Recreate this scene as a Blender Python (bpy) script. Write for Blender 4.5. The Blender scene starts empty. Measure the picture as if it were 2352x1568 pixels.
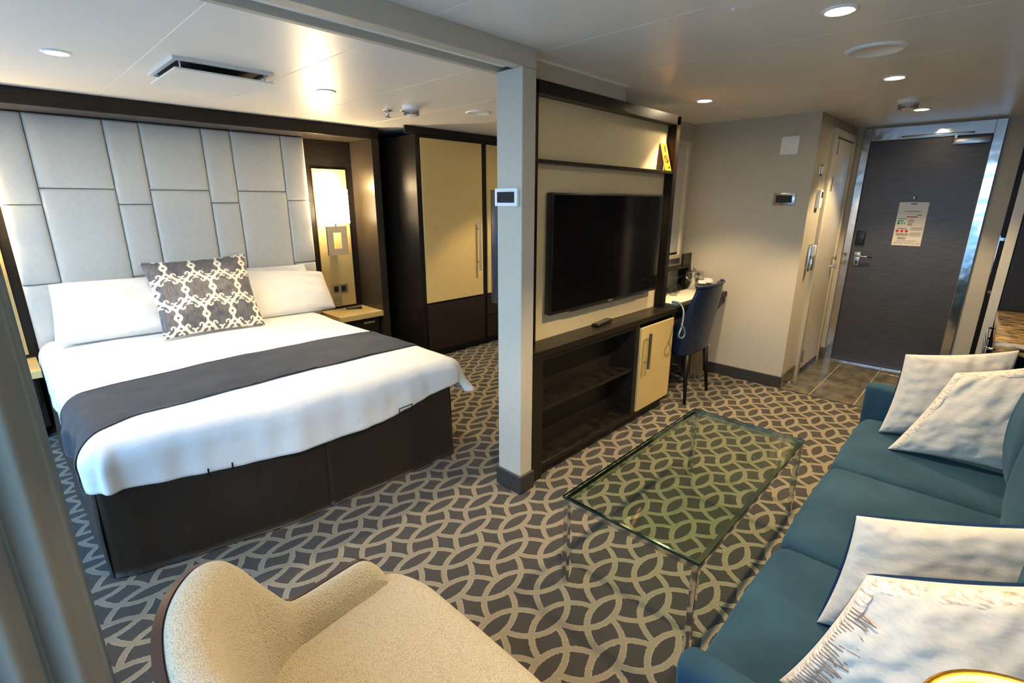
import bpy, bmesh, math, random
import numpy as np
from mathutils import Vector, Matrix, noise as mnoise
random.seed(7)
S = bpy.context.scene
COL = S.collection
PI = math.pi

# ---------------------------------------------------------------- camera
cd = bpy.data.cameras.new('camera'); cam = bpy.data.objects.new('camera', cd); COL.objects.link(cam)
cd.sensor_width = 36.0; cd.lens = 36.0 * 1138.2 / 2352.0; cd.clip_start = 0.02; cd.clip_end = 200
def aim(yaw, pit, rol):
    f = Vector((math.cos(yaw)*math.cos(pit), math.sin(yaw)*math.cos(pit), math.sin(pit)))
    r = Vector((math.sin(yaw), -math.cos(yaw), 0)); u = r.cross(f)
    c, s = math.cos(rol), math.sin(rol)
    r2 = c*r + s*u; u2 = -s*r + c*u
    return Matrix((r2, u2, -f)).transposed().to_4x4()
cam.matrix_world = Matrix.Translation((0, 0, 1.5)) @ aim(math.radians(43.86), math.radians(-15.78), math.radians(0.067))
S.camera = cam

# ---------------------------------------------------------------- render look
S.view_settings.view_transform = 'Standard'; S.view_settings.look = 'None'
S.view_settings.gamma = 1.0; S.view_settings.use_curve_mapping = False
S.view_settings.exposure = 0.95
try:
    S.cycles.use_denoising = True
    S.cycles.max_bounces = 10; S.cycles.transparent_max_bounces = 16
    S.cycles.glossy_bounces = 6; S.cycles.diffuse_bounces = 5
    S.cycles.sample_clamp_indirect = 6.0
except Exception: pass

# ---------------------------------------------------------------- world: overcast blue daylight over the sea
W = bpy.data.worlds.new('daylight'); S.world = W; W.use_nodes = True
nt = W.node_tree; nt.nodes.clear()
out = nt.nodes.new('ShaderNodeOutputWorld'); bg = nt.nodes.new('ShaderNodeBackground')
tc = nt.nodes.new('ShaderNodeTexCoord'); sp = nt.nodes.new('ShaderNodeSeparateXYZ'); rp = nt.nodes.new('ShaderNodeValToRGB')
nt.links.new(tc.outputs['Generated'], sp.inputs[0]); nt.links.new(sp.outputs['Z'], rp.inputs[0])
mm = nt.nodes.new('ShaderNodeMapRange'); mm.inputs['From Min'].default_value = -1; mm.inputs['From Max'].default_value = 1
nt.links.new(sp.outputs['Z'], mm.inputs[0]); nt.links.new(mm.outputs[0], rp.inputs[0])
e = rp.color_ramp.elements; e[0].position = 0.0; e[0].color = (.06, .16, .30, 1); e[1].position = 1.0; e[1].color = (.20, .48, 1, 1)
a = e.new(.49); a.color = (.08, .20, .36, 1); a = e.new(.505); a.color = (.46, .72, 1, 1)
nt.links.new(rp.outputs[0], bg.inputs[0]); bg.inputs[1].default_value = 3.15
nt.links.new(bg.outputs[0], out.inputs[0])
# window portal (guides sky light through the balcony glazing)
def portal(name, loc, sx, sy):
    l = bpy.data.lights.new(name, 'AREA'); l.shape = 'RECTANGLE'; l.size = sx; l.size_y = sy
    l.cycles.is_portal = True
    o = bpy.data.objects.new(name, l); COL.objects.link(o); o.location = loc; o.rotation_euler = (0, -PI/2, 0)
portal('window_portal', (-.56, 1.95, 1.05), 2.0, 5.0)

# ---------------------------------------------------------------- material helpers
def new_mat(name):
    m = bpy.data.materials.new(name); m.use_nodes = True
    n = m.node_tree.nodes; b = n['Principled BSDF']; return m, n, m.node_tree.links, b
def prin(name, col, rough=.5, metal=0, spec=.5, coat=0, emis=None, es=0, sheen=0, trans=0, ior=1.45, subs=0):
    m, n, l, b = new_mat(name)
    b.inputs['Base Color'].default_value = (*col, 1); b.inputs['Roughness'].default_value = rough
    b.inputs['Metallic'].default_value = metal; b.inputs['Specular IOR Level'].default_value = spec
    b.inputs['Coat Weight'].default_value = coat; b.inputs['Sheen Weight'].default_value = sheen
    b.inputs['Transmission Weight'].default_value = trans; b.inputs['IOR'].default_value = ior
    if emis: b.inputs['Emission Color'].default_value = (*emis, 1); b.inputs['Emission Strength'].default_value = es
    return m
def add_noise(m, c1, c2, scale=(1, 1, 1), freq=20, detail=4, bump=0, bscale=None, bfreq=None, rough=None, contrast=(.35, .65), dist=.002):
    """object-space noise colour variation and bump"""
    n, l = m.node_tree.nodes, m.node_tree.links; b = n['Principled BSDF']
    t = n.new('ShaderNodeTexCoord'); mp = n.new('ShaderNodeMapping'); mp.inputs['Scale'].default_value = scale
    g = n.new('ShaderNodeNewGeometry'); l.new(g.outputs['Position'], mp.inputs[0])
    nz = n.new('ShaderNodeTexNoise'); nz.inputs['Scale'].default_value = freq; nz.inputs['Detail'].default_value = detail
    l.new(mp.outputs[0], nz.inputs[0]); r = n.new('ShaderNodeValToRGB')
    r.color_ramp.elements[0].position = contrast[0]; r.color_ramp.elements[1].position = contrast[1]
    r.color_ramp.elements[0].color = (*c1, 1); r.color_ramp.elements[1].color = (*c2, 1)
    l.new(nz.outputs['Fac'], r.inputs[0]); l.new(r.outputs[0], b.inputs['Base Color'])
    if bump:
        bm = n.new('ShaderNodeBump'); bm.inputs['Strength'].default_value = bump; bm.inputs['Distance'].default_value = dist
        if bfreq:
            mp2 = n.new('ShaderNodeMapping'); mp2.inputs['Scale'].default_value = bscale or (1, 1, 1)
            l.new(g.outputs['Position'], mp2.inputs[0]); nz2 = n.new('ShaderNodeTexNoise')
            nz2.inputs['Scale'].default_value = bfreq; nz2.inputs['Detail'].default_value = 3; l.new(mp2.outputs[0], nz2.inputs[0])
            l.new(nz2.outputs['Fac'], bm.inputs['Height'])
        else: l.new(nz.outputs['Fac'], bm.inputs['Height'])
        l.new(bm.outputs[0], b.inputs['Normal'])
    return m
def weave(m, freq=260, bump=.15, dist=.001):
    """crossed wave bump: woven cloth or wall vinyl"""
    n, l = m.node_tree.nodes, m.node_tree.links; b = n['Principled BSDF']
    g = n.new('ShaderNodeNewGeometry'); ad = None
    for ax in ('X', 'Y', 'Z'):
        w = n.new('ShaderNodeTexWave'); w.bands_direction = ax; w.inputs['Scale'].default_value = freq; w.inputs['Distortion'].default_value = 2.0
        w.inputs['Detail'].default_value = 1; l.new(g.outputs['Position'], w.inputs[0])
        if ad is None: ad = w.outputs['Fac']
        else:
            q = n.new('ShaderNodeMath'); q.operation = 'ADD'; l.new(ad, q.inputs[0]); l.new(w.outputs['Fac'], q.inputs[1]); ad = q.outputs[0]
    bm = n.new('ShaderNodeBump'); bm.inputs['Strength'].default_value = bump; bm.inputs['Distance'].default_value = dist
    l.new(ad, bm.inputs['Height']); l.new(bm.outputs[0], b.inputs['Normal']); return m

M = {}
M['ceiling'] = prin('ceiling_paint', (.80, .785, .74), .36, spec=.55)
add_noise(M['ceiling'], (.79, .775, .73), (.81, .795, .75), freq=3)
M['seam'] = prin('ceiling_seam', (.86, .86, .84), .4)
M['white'] = prin('white_plastic', (.90, .90, .89), .35)
M['white_metal'] = prin('white_painted_metal', (.78, .78, .75), .28)
M['wall'] = prin('wall_vinyl', (.50, .46, .385), .55)
add_noise(M['wall'], (.49, .45, .37), (.525, .485, .40), scale=(1, 1, .25), freq=150, detail=3, bump=.15, bfreq=420, bscale=(1, 1, .7))
M['dark'] = prin('espresso_wood', (.016, .013, .011), .34, spec=.28)
add_noise(M['dark'], (.008, .006, .005), (.022, .017, .013), scale=(.6, .6, 14), freq=26, detail=6, bump=.25, dist=.001)
M['dark_v'] = prin('espresso_wood_vertical', (.016, .013, .011), .36, spec=.22)
add_noise(M['dark_v'], (.005, .004, .003), (.013, .010, .008), scale=(14, 14, .5), freq=26, detail=6, bump=.25, dist=.001)
M['niche'] = prin('niche_wood', (.05, .038, .028), .3, spec=.5)
add_noise(M['niche'], (.020, .015, .011), (.050, .038, .028), scale=(.6, .6, 16), freq=30, detail=6, bump=.25, dist=.001)
M['maple'] = prin('maple_laminate', (.60, .45, .19), .38)
add_noise(M['maple'], (.55, .41, .17), (.64, .49, .215), scale=(12, 12, .5), freq=34, detail=6, bump=.1, dist=.0006)
M['fabric_panel'] = prin('woven_back_panel', (.66, .55, .33), .6)
add_noise(M['fabric_panel'], (.72, .60, .36), (.80, .67, .42), scale=(12, 12, .4), freq=40, detail=5, bump=.2, dist=.0008)
M['leather'] = prin('pale_leather', (.66, .655, .61), .42, spec=.45)
add_noise(M['leather'], (.64, .635, .59), (.68, .675, .63), freq=40, bump=.25, bfreq=420, dist=.0007)
M['linen'] = prin('white_bed_linen', (.80, .80, .79), .75, sheen=.1)
add_noise(M['linen'], (.79, .79, .78), (.81, .81, .80), freq=5, bump=.45, bfreq=13, dist=.010)
M['runner'] = prin('charcoal_runner', (.035, .040, .055), .6, sheen=.25)
add_noise(M['runner'], (.026, .030, .043), (.052, .058, .074), scale=(1, 1, 1), freq=9, detail=5, bump=.3, bfreq=300, dist=.0012)
M['skirt'] = prin('brown_bed_skirt', (.030, .022, .016), .36, spec=.6, sheen=.1)
add_noise(M['skirt'], (.046, .031, .020), (.054, .037, .025), freq=3, bump=.35, bfreq=7, bscale=(1.0, 1.0, .35), dist=.03)
M['velvet'] = prin('teal_velvet', (.030, .090, .125), .85, sheen=.10, spec=.25)
add_noise(M['velvet'], (.008, .032, .056), (.016, .052, .084), freq=5, detail=5, bump=.3, bfreq=500, dist=.0008)
M['velvet'].node_tree.nodes['Principled BSDF'].inputs['Sheen Tint'].default_value = (.35, .75, 1, 1)
M['navy_cloth'] = prin('navy_cotton', (.001, .020, .075), .8, sheen=0, spec=.15)
M['cushion'] = prin('natural_linen', (.72, .68, .60), .8, sheen=.2)
add_noise(M['cushion'], (.53, .495, .435), (.59, .55, .48), scale=(1, 1, 3), freq=60, detail=3, bump=.35, bfreq=22, bscale=(.6, .6, 1.8), dist=.006)
M['fringe'] = prin('woven_braid', (.50, .42, .34), .8)
add_noise(M['fringe'], (.38, .29, .22), (.70, .65, .55), scale=(1, 1, 4), freq=55, detail=4, bump=.9, dist=.003, contrast=(.32, .55))
M['thread'] = prin('brown_thread', (.20, .13, .10), .8)
M['boucle'] = prin('cream_boucle', (.55, .48, .33), .9, sheen=.3)
def boucle():
    m = M['boucle']; n, l = m.node_tree.nodes, m.node_tree.links; b = n['Principled BSDF']
    g = n.new('ShaderNodeNewGeometry'); v = n.new('ShaderNodeTexVoronoi'); v.inputs['Scale'].default_value = 330; l.new(g.outputs['Position'], v.inputs[0])
    nz = n.new('ShaderNodeTexNoise'); nz.inputs['Scale'].default_value = 90; l.new(g.outputs['Position'], nz.inputs[0])
    r = n.new('ShaderNodeValToRGB'); r.color_ramp.elements[0].color = (.62, .55, .39, 1); r.color_ramp.elements[1].color = (.38, .32, .20, 1)
    r.color_ramp.elements[0].position = .15; r.color_ramp.elements[1].position = .8
    l.new(v.outputs['Distance'], r.inputs[0]); l.new(r.outputs[0], b.inputs['Base Color'])
    ad = n.new('ShaderNodeMath'); ad.operation = 'SUBTRACT'; l.new(nz.outputs['Fac'], ad.inputs[0]); l.new(v.outputs['Distance'], ad.inputs[1])
    bm = n.new('ShaderNodeBump'); bm.inputs['Strength'].default_value = .8; bm.inputs['Distance'].default_value = .004
    l.new(ad.outputs[0], bm.inputs['Height']); l.new(bm.outputs[0], b.inputs['Normal'])
boucle()
M['brown'] = prin('brown_leather', (.045, .022, .016), .4)
M['chrome'] = prin('chrome', (.75, .76, .78), .07, metal=1)
M['steel'] = prin('brushed_steel', (.55, .54, .52), .26, metal=1)
add_noise(M['steel'], (.50, .49, .47), (.60, .59, .57), scale=(1, 1, 20), freq=30, bump=.1, dist=.0005)
M['frame_steel'] = prin('polished_steel_frame', (.66, .66, .66), .12, metal=1)
def wavy_steel():
    m = M['frame_steel']; n, l = m.node_tree.nodes, m.node_tree.links; b = n['Principled BSDF']
    g = n.new('ShaderNodeNewGeometry'); nz = n.new('ShaderNodeTexNoise'); nz.inputs['Scale'].default_value = 5; l.new(g.outputs['Position'], nz.inputs[0])
    bm = n.new('ShaderNodeBump'); bm.inputs['Strength'].default_value = .5; bm.inputs['Distance'].default_value = .01
    l.new(nz.outputs['Fac'], bm.inputs['Height']); l.new(bm.outputs[0], b.inputs['Normal'])
wavy_steel()
M['black'] = prin('black_plastic', (.008, .008, .009), .3)
M['screen'] = prin('tv_screen_glass', (.004, .004, .005), .08, spec=.6)
M['rubber'] = prin('dark_rubber', (.02, .02, .02), .7)
M['navy_leather'] = prin('navy_leather', (.012, .028, .085), .38, spec=.5)
add_noise(M['navy_leather'], (.006, .013, .038), (.009, .018, .050), freq=30, bump=.2, bfreq=300, dist=.0006)
M['door'] = prin('door_laminate', (.045, .043, .045), .33, spec=.5)
add_noise(M['door'], (.036, .035, .037), (.058, .055, .056), scale=(1, 1, 16), freq=9, detail=6, bump=.1, dist=.0006)
M['cream_door'] = prin('cream_painted_steel', (.60, .54, .42), .3)
M['base'] = prin('baseboard_carbon', (.035, .032, .030), .5)
M['tile'] = prin('slate_tile', (.12, .105, .08), .22, spec=.5)
add_noise(M['tile'], (.055, .047, .036), (.20, .175, .13), scale=(1, 1.8, 1), freq=6, detail=8, bump=.3, dist=.003, contrast=(.3, .8))
M['grout'] = prin('pale_grout', (.48, .43, .34), .8)
M['granite'] = prin('brown_granite', (.3, .2, .1), .12, spec=.6)
add_noise(M['granite'], (.020, .012, .007), (.50, .33, .14), scale=(5, 1, 3), freq=13, detail=10, contrast=(.40, .64))
M['curtain'] = prin('grey_beige_curtain', (.30, .27, .21), .6, sheen=.35)
weave(M['curtain'], 300, .2)
M['yellow'] = prin('yellow_card', (.50, .17, .003), .5)
M['paper'] = prin('card_paper', (.60, .55, .47), .25)
M['ink'] = prin('grey_ink', (.14, .14, .15), .6)
M['ink_red'] = prin('red_ink', (.50, .03, .02), .6)
M['ink_green'] = prin('green_ink', (.02, .22, .10), .6)
M['ink_blue'] = prin('blue_ink', (.05, .08, .30), .6)
M['pad'] = prin('cream_desk_pad', (.72, .68, .58), .5)
M['phone_cord'] = prin('grey_blue_cord', (.13, .19, .25), .5)
M['lens'] = prin('lamp_lens', (.9, .9, .9), .4, emis=(1, .80, .50), es=150)
M['shade'] = prin('lit_lamp_shade', (.9, .87, .8), .6, emis=(1, .82, .55), es=3.2)
M['shade2'] = prin('golden_lamp_shade', (.85, .6, .2), .6, emis=(1, .56, .12), es=.62)
M['gold'] = prin('orange_brass_rim', (.75, .40, .06), .3, metal=1)
M['sock'] = prin('socket_grey', (.30, .27, .20), .4)
M['display'] = prin('dark_display', (.012, .014, .02), .5, spec=.2)
M['mirror'] = prin('mirror_silver', (.85, .85, .85), .02, metal=1)
M['mattress'] = prin('mattress_ticking', (.75, .75, .75), .8)

def glass_mat(name, tint, k=.04, rough=0.0, face=.9):
    m = bpy.data.materials.new(name); m.use_nodes = True; n = m.node_tree.nodes; l = m.node_tree.links; n.clear()
    o = n.new('ShaderNodeOutputMaterial'); tr = n.new('ShaderNodeBsdfTransparent'); gl = n.new('ShaderNodeBsdfGlossy'); mx = n.new('ShaderNodeMixShader')
    fr = n.new('ShaderNodeFresnel'); fr.inputs['IOR'].default_value = 1.5; tr.inputs[0].default_value = (*tint, 1)
    gl.inputs['Roughness'].default_value = rough; gl.inputs[0].default_value = (face,)*3 + (1,)
    ge = n.new('ShaderNodeNewGeometry'); iv = n.new('ShaderNodeMath'); iv.operation = 'SUBTRACT'; iv.inputs[0].default_value = 1; l.new(ge.outputs['Backfacing'], iv.inputs[1])
    mu = n.new('ShaderNodeMath'); mu.operation = 'MULTIPLY'; l.new(fr.outputs[0], mu.inputs[0]); l.new(iv.outputs[0], mu.inputs[1])
    l.new(mu.outputs[0], mx.inputs[0]); l.new(tr.outputs[0], mx.inputs[1]); l.new(gl.outputs[0], mx.inputs[2]); l.new(mx.outputs[0], o.inputs[0])
    return m
M['table_glass'] = glass_mat('green_table_glass', (.86, .93, .84))
M['glass_edge'] = prin('glass_edge_green', (.004, .022, .018), .10, spec=.5)
M['pane'] = glass_mat('window_glass', (.96, .98, .98))
M['drink_glass'] = glass_mat('drinking_glass', (.88, .90, .90))

def carpet_mat():
    """interlocking rings on a rhombic grid, cut-pile relief; all in floor metres"""
    m, n, l, b = new_mat('ring_pattern_carpet')
    PX, PY, R = .333, .2475, .1625; OX, OY = 1.182, .812
    g = n.new('ShaderNodeNewGeometry')
    jit = n.new('ShaderNodeTexNoise'); jit.inputs['Scale'].default_value = 170; jit.inputs['Detail'].default_value = 1; l.new(g.outputs['Position'], jit.inputs[0])
    js = n.new('ShaderNodeVectorMath'); js.operation = 'SUBTRACT'; l.new(jit.outputs['Color'], js.inputs[0]); js.inputs[1].default_value = (.5, .5, .5)
    jm = n.new('ShaderNodeVectorMath'); jm.operation = 'SCALE'; l.new(js.outputs[0], jm.inputs[0]); jm.inputs['Scale'].default_value = .007
    ja = n.new('ShaderNodeVectorMath'); ja.operation = 'ADD'; l.new(g.outputs['Position'], ja.inputs[0]); l.new(jm.outputs[0], ja.inputs[1])
    s = n.new('ShaderNodeSeparateXYZ'); l.new(ja.outputs[0], s.inputs[0])
    def mth(op, a_, b_=None, c_=None):
        q = n.new('ShaderNodeMath'); q.operation = op
        for i, v in enumerate((a_, b_, c_)):
            if v is None: continue
            if isinstance(v, (int, float)): q.inputs[i].default_value = v
            else: l.new(v, q.inputs[i])
        return q.outputs[0]
    X, Y = s.outputs['X'], s.outputs['Y']
    def lattice(ox, oy):
        u = mth('SUBTRACT', mth('FLOORED_MODULO', mth('ADD', X, PX/2 - ox + 10*PX), PX), PX/2)
        v = mth('FLOORED_MODULO', mth('ADD', Y, 10*PY - oy), PY)
        u2 = mth('MULTIPLY', u, u)
        d1 = mth('SQRT', mth('ADD', u2, mth('MULTIPLY', v, v)))
        w = mth('SUBTRACT', v, PY); d2 = mth('SQRT', mth('ADD', u2, mth('MULTIPLY', w, w)))
        ring = mth('MINIMUM', mth('ABSOLUTE', mth('SUBTRACT', d1, R)), mth('ABSOLUTE', mth('SUBTRACT', d2, R)))
        lens = mth('LESS_THAN', mth('MAXIMUM', d1, d2), R)
        return ring, lens
    rA, lA = lattice(OX, OY); rB, lB = lattice(OX + PX/2, OY + PY/2)
    rA2 = mth('ADD', rA, lB); rB2 = mth('ADD', rB, lA)
    dd = mth('MINIMUM', rA2, rB2)
    mr = n.new('ShaderNodeMapRange'); mr.inputs['From Min'].default_value = .0100; mr.inputs['From Max'].default_value = .0128
    mr.inputs['To Min'].default_value = 1; mr.inputs['To Max'].default_value = 0; l.new(dd, mr.inputs[0]); mask = mr.outputs[0]
    edge = n.new('ShaderNodeMapRange'); edge.inputs['From Min'].default_value = .0088; edge.inputs['From Max'].default_value = .0114; l.new(dd, edge.inputs[0])
    nz = n.new('ShaderNodeTexNoise'); nz.inputs['Scale'].default_value = 420; nz.inputs['Detail'].default_value = 2; l.new(g.outputs['Position'], nz.inputs[0])
    c1 = n.new('ShaderNodeValToRGB'); c1.color_ramp.elements[0].color = (.020, .017, .014, 1); c1.color_ramp.elements[1].color = (.052, .046, .038, 1)
    c1.color_ramp.elements[0].position = .3; c1.color_ramp.elements[1].position = .7; l.new(nz.outputs['Fac'], c1.inputs[0])
    c2 = n.new('ShaderNodeValToRGB'); c2.color_ramp.elements[0].color = (.185, .155, .105, 1); c2.color_ramp.elements[1].color = (.24, .205, .14, 1)
    c2.color_ramp.elements[0].position = .3; c2.color_ramp.elements[1].position = .7; l.new(nz.outputs['Fac'], c2.inputs[0])
    mxe = n.new('ShaderNodeMix'); mxe.data_type = 'RGBA'; l.new(edge.outputs[0], mxe.inputs[0]); l.new(c2.outputs[0], mxe.inputs[6]); mxe.inputs[7].default_value = (.46, .39, .28, 1)  # paler rim colour paints the highlight along the carved ring edges
    mx = n.new('ShaderNodeMix'); mx.data_type = 'RGBA'; l.new(mask, mx.inputs[0]); l.new(c1.outputs[0], mx.inputs[6]); l.new(mxe.outputs[2], mx.inputs[7])
    l.new(mx.outputs[2], b.inputs['Base Color']); b.inputs['Roughness'].default_value = .95; b.inputs['Sheen Weight'].default_value = .15
    b.inputs['Specular IOR Level'].default_value = .2
    hh = mth('ADD', mth('MULTIPLY', mask, -1.0), mth('MULTIPLY', nz.outputs['Fac'], .8))
    bp = n.new('ShaderNodeBump'); bp.inputs['Strength'].default_value = .8; bp.inputs['Distance'].default_value = .004
    l.new(hh, bp.inputs['Height']); l.new(bp.outputs[0], b.inputs['Normal'])
    return m
M['carpet'] = carpet_mat()

# ---------------------------------------------------------------- object helpers
def tag(o, label=None, cat=None, group=None, kind=None):
    if label: o['label'] = label
    if cat: o['category'] = cat
    if group: o['group'] = group
    if kind: o['kind'] = kind
    return o
def wloc(p):
    v = Vector((0, 0, 0))
    while p is not None: v += p.location; p = p.parent
    return v
def thing(name, label, cat, loc, group=None):
    o = bpy.data.objects.new(name, None); o.empty_display_size = .05; COL.objects.link(o); o.location = loc
    return tag(o, label, cat, group)
def link(name, bm, mat, parent=None, smooth=False, auto=None):
    """bm is in world coordinates"""
    me = bpy.data.meshes.new(name)
    if parent is not None: bmesh.ops.translate(bm, verts=bm.verts, vec=-wloc(parent))
    bmesh.ops.recalc_face_normals(bm, faces=bm.faces)
    bm.to_mesh(me); bm.free()
    for m in (mat if isinstance(mat, (list, tuple)) else [mat]): me.materials.append(m)
    if smooth or auto is not None:
        for p in me.polygons: p.use_smooth = True
        if auto is not None:
            try: me.set_sharp_from_angle(angle=math.radians(auto))
            except Exception: pass
    o = bpy.data.objects.new(name, me); COL.objects.link(o)
    if parent is not None: o.parent = parent
    return o
def solo(name, bm, mat, loc, label, cat, group=None, smooth=False, auto=None):
    """a thing that is one mesh, origin at loc"""
    bmesh.ops.translate(bm, verts=bm.verts, vec=-Vector(loc))
    o = link(name, bm, mat, None, smooth, auto); o.location = loc
    return tag(o, label, cat, group)
def BM(): return bmesh.new()
def box(bm, x0, x1, y0, y1, z0, z1, bev=0, seg=2, mat=0, rot=None):
    r = bmesh.ops.create_cube(bm, size=1)
    vs = r['verts']
    for v in vs: v.co = Vector(((x0+x1)/2 + v.co.x*(x1-x0), (y0+y1)/2 + v.co.y*(y1-y0), (z0+z1)/2 + v.co.z*(z1-z0)))
    fs = list({f for v in vs for f in v.link_faces})
    for f in fs: f.material_index = mat
    if bev:
        es = list({e for v in vs for e in v.link_edges})
        r2 = bmesh.ops.bevel(bm, geom=es, offset=bev, segments=seg, profile=.5, affect='EDGES')
        for f in r2['faces']: f.material_index = mat
        vs = list({v for f in r2['faces'] for v in f.verts} | set(v for v in vs if v.is_valid))
    if rot: bmesh.ops.rotate(bm, cent=rot[0], matrix=rot[1], verts=vs)
    return bm
def bx(*a, **k): return box(BM(), *a, **k)
def lathe(bm, cx, cy, prof, n=32, axis='z'):
    rings = []
    for r, z in prof:
        ring = []
        for i in range(n):
            t = 2*PI*i/n
            if axis == 'z': p = (cx + r*math.cos(t), cy + r*math.sin(t), z)
            elif axis == 'y': p = (cx + r*math.cos(t), z, cy + r*math.sin(t))
            else: p = (z, cx + r*math.cos(t), cy + r*math.sin(t))
            ring.append(bm.verts.new(p))
        rings.append(ring)
    for a_, b_ in zip(rings, rings[1:]):
        for i in range(n): bm.faces.new((a_[i], a_[(i+1) % n], b_[(i+1) % n], b_[i]))
    if prof[0][0] > 1e-5: bm.faces.new(rings[0])
    if prof[-1][0] > 1e-5: bm.faces.new(rings[-1])
    bmesh.ops.remove_doubles(bm, verts=bm.verts, dist=1e-6)
    return bm
def tube(bm, pts, r, n=8, cap=True):
    pts = [Vector(p) for p in pts]; rr = r if isinstance(r, (list, tuple)) else [r]*len(pts)
    prev = None; rings = []
    for i, p in enumerate(pts):
        d = (pts[min(i+1, len(pts)-1)] - pts[max(i-1, 0)]).normalized()
        if prev is None: u = d.orthogonal().normalized()
        else: u = (prev - d*prev.dot(d)).normalized()
        prev = u; w = d.cross(u)
        rings.append([bm.verts.new(p + rr[i]*(math.cos(2*PI*k/n)*u + math.sin(2*PI*k/n)*w)) for k in range(n)])
    for a_, b_ in zip(rings, rings[1:]):
        for k in range(n): bm.faces.new((a_[k], a_[(k+1) % n], b_[(k+1) % n], b_[k]))
    if cap: bm.faces.new(rings[0]); bm.faces.new(rings[-1])
    return bm
def grid(bm, P, closed_u=False):
    """P[i][j] vectors -> quads"""
    V = [[bm.verts.new(p) for p in row] for row in P]
    nu = len(V); nv = len(V[0])
    for i in range(nu if closed_u else nu-1):
        for j in range(nv-1):
            bm.faces.new((V[i][j], V[(i+1) % nu][j], V[(i+1) % nu][j+1], V[i][j+1]))
    return V
def nz3(x, y, z, s=0): return mnoise.noise(Vector((x + s*13.7, y - s*7.1, z + s*3.3)))
def struct(name, bm, mat, **k):
    o = link(name, bm, mat, **k); o['kind'] = 'structure'; return o

H = 2.13
# ================================================================ SETTING
# floor: carpet slab with tiled entrance
bm = BM(); box(bm, -.6, 4.34, -.85, 4.75, -.06, 0); box(bm, 4.34, 4.5, 1.09, 4.75, -.06, 0)
fl = struct('floor', bm, M['carpet'])
box_t = bx(4.34, 5.72, -.85, 1.10, -.06, -.004); gr = link('grout_bed', box_t, M['grout'], fl)
xs = [4.340, 4.465, 4.777, 5.085, 5.393, 5.545]; ys = [-.055, .25, .555, .86, 1.078]
for i in range(5):
    for j in range(4):
        x0, x1, y0, y1 = xs[i]+.003, xs[i+1]-.003, ys[j]+.003, ys[j+1]-.003
        dz = random.uniform(-.0008, .0008)
        link('floor_tile', bx(x0, x1, y0, y1, -.004, .0015+dz, bev=.0012, seg=1), M['tile'], fl)
link('threshold_strip', bx(4.334, 4.342, .0, 1.08, -.01, .004), M['rubber'], fl)
# ceiling: slab with separate painted metal panels
ce = struct('ceiling', bx(-.6, 5.72, -.85, 4.75, H+.002, H+.08), M['seam'])
cxs = [-.5, .06, .65, 1.243, 1.838, 2.43, 3.03, 3.63, 4.22, 4.82, 5.57]
for i in range(len(cxs)-1):
    for (y0, y1) in ((-.75, 1.60), (1.74 if i < 4 else 2.05, 4.70)):
        if y0 > 1 and cxs[i] > 4.3: continue
        link('ceiling_panel', bx(cxs[i]+.0016, cxs[i+1]-.0016, y0, y1, H-.0005, H+.004, bev=.0008, seg=1), M['ceiling'], ce)
for i in range(4, 9): link('ceiling_panel', bx(cxs[i]+.0016, min(cxs[i+1], 4.40)-.0016, 1.6016, 2.0484, H-.0005, H+.004), M['ceiling'], ce)
# walls
struct('wall_bedhead', bx(-.6, 4.4, 4.60, 4.75, 0, H), M['dark'])
struct('wall_sofa_side', bx(-.6, 4.1, -.85, -.75, 0, H), M['wall'])
wb = struct('wall_back', bx(4.36, 4.46, 1.08, 2.13, 0, H), M['wall'])
struct('wall_bedroom_far', bx(4.30, 4.36, 2.13, 4.60, 0, H), M['wall'])
struct('wall_mirror_side', bx(2.69, 4.36, 2.03, 2.13, 0, H), M['wall'])
struct('wall_corridor', bx(4.46, 5.72, 1.08, 1.18, 0, H), M['wall'])
dw = struct('wall_entrance', BM(), M['wall']); bm = BM()
box(bm, 5.57, 5.72, 1.02, 1.08, 0, H); box(bm, 5.57, 5.72, -.85, .11, 0, H); box(bm, 5.58, 5.72, .11, 1.02, 2.113, H)
bpy.data.objects.remove(dw); dw = struct('wall_entrance', bm, M['wall'])
struct('wall_closet_side', bx(4.0, 5.57, -.85, -.085, 0, H), M['dark_v'])
struct('trim_jamb', bx(3.97, 4.01, -.078, -.034, 0, H, bev=.002), M['wall'])
# thin partition behind the television unit
struct('wall_partition', bx(1.80, 2.69, 1.755, 1.815, 0, H), M['wall'])
struct('wall_partition_low', bx(2.69, 3.39, 1.755, 1.815, 0, 2.045), M['wall'])
struct('wall_bounce_cap', bx(2.69, 3.39, 1.755, 2.03, 2.035, 2.046), M['white'])  # added white cover that bounces light into the dark gap above the unit
struct('wall_partition_return', bx(3.33, 3.39, 1.815, 2.03, 0, 2.045), M['wall'])
struct('trim_bulkhead', bx(1.80, 2.69, 1.685, 1.755, 2.0, H, bev=.002), M['wall'])
# column and ceiling beam
clm = struct('trim_column', bx(1.705, 1.795, 1.578, 1.737, 0, 2.05, bev=.004), M['wall'])
link('column_base', bx(1.694, 1.806, 1.566, 1.748, 0, .105, bev=.006), M['base'], clm)
bm = BM(); box(bm, -.5, 1.80, 1.580, 1.640, 2.05, H, bev=.003); box(bm, -.5, 1.80, 1.725, 1.755, 2.045, H, bev=.003)
beam = struct('trim_beam', bm, M['wall'])
link('beam_channel', bx(-.5, 1.80, 1.640, 1.725, 2.085, H), M['white_metal'], beam)
link('curtain_track', bx(-.5, 1.70, 1.668, 1.692, 2.060, 2.085, bev=.002), M['white_metal'], beam)
struct('trim_ceiling_edge', bx(1.80, 2.69, 1.672, 1.688, H-.006, H), M['seam'])
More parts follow.
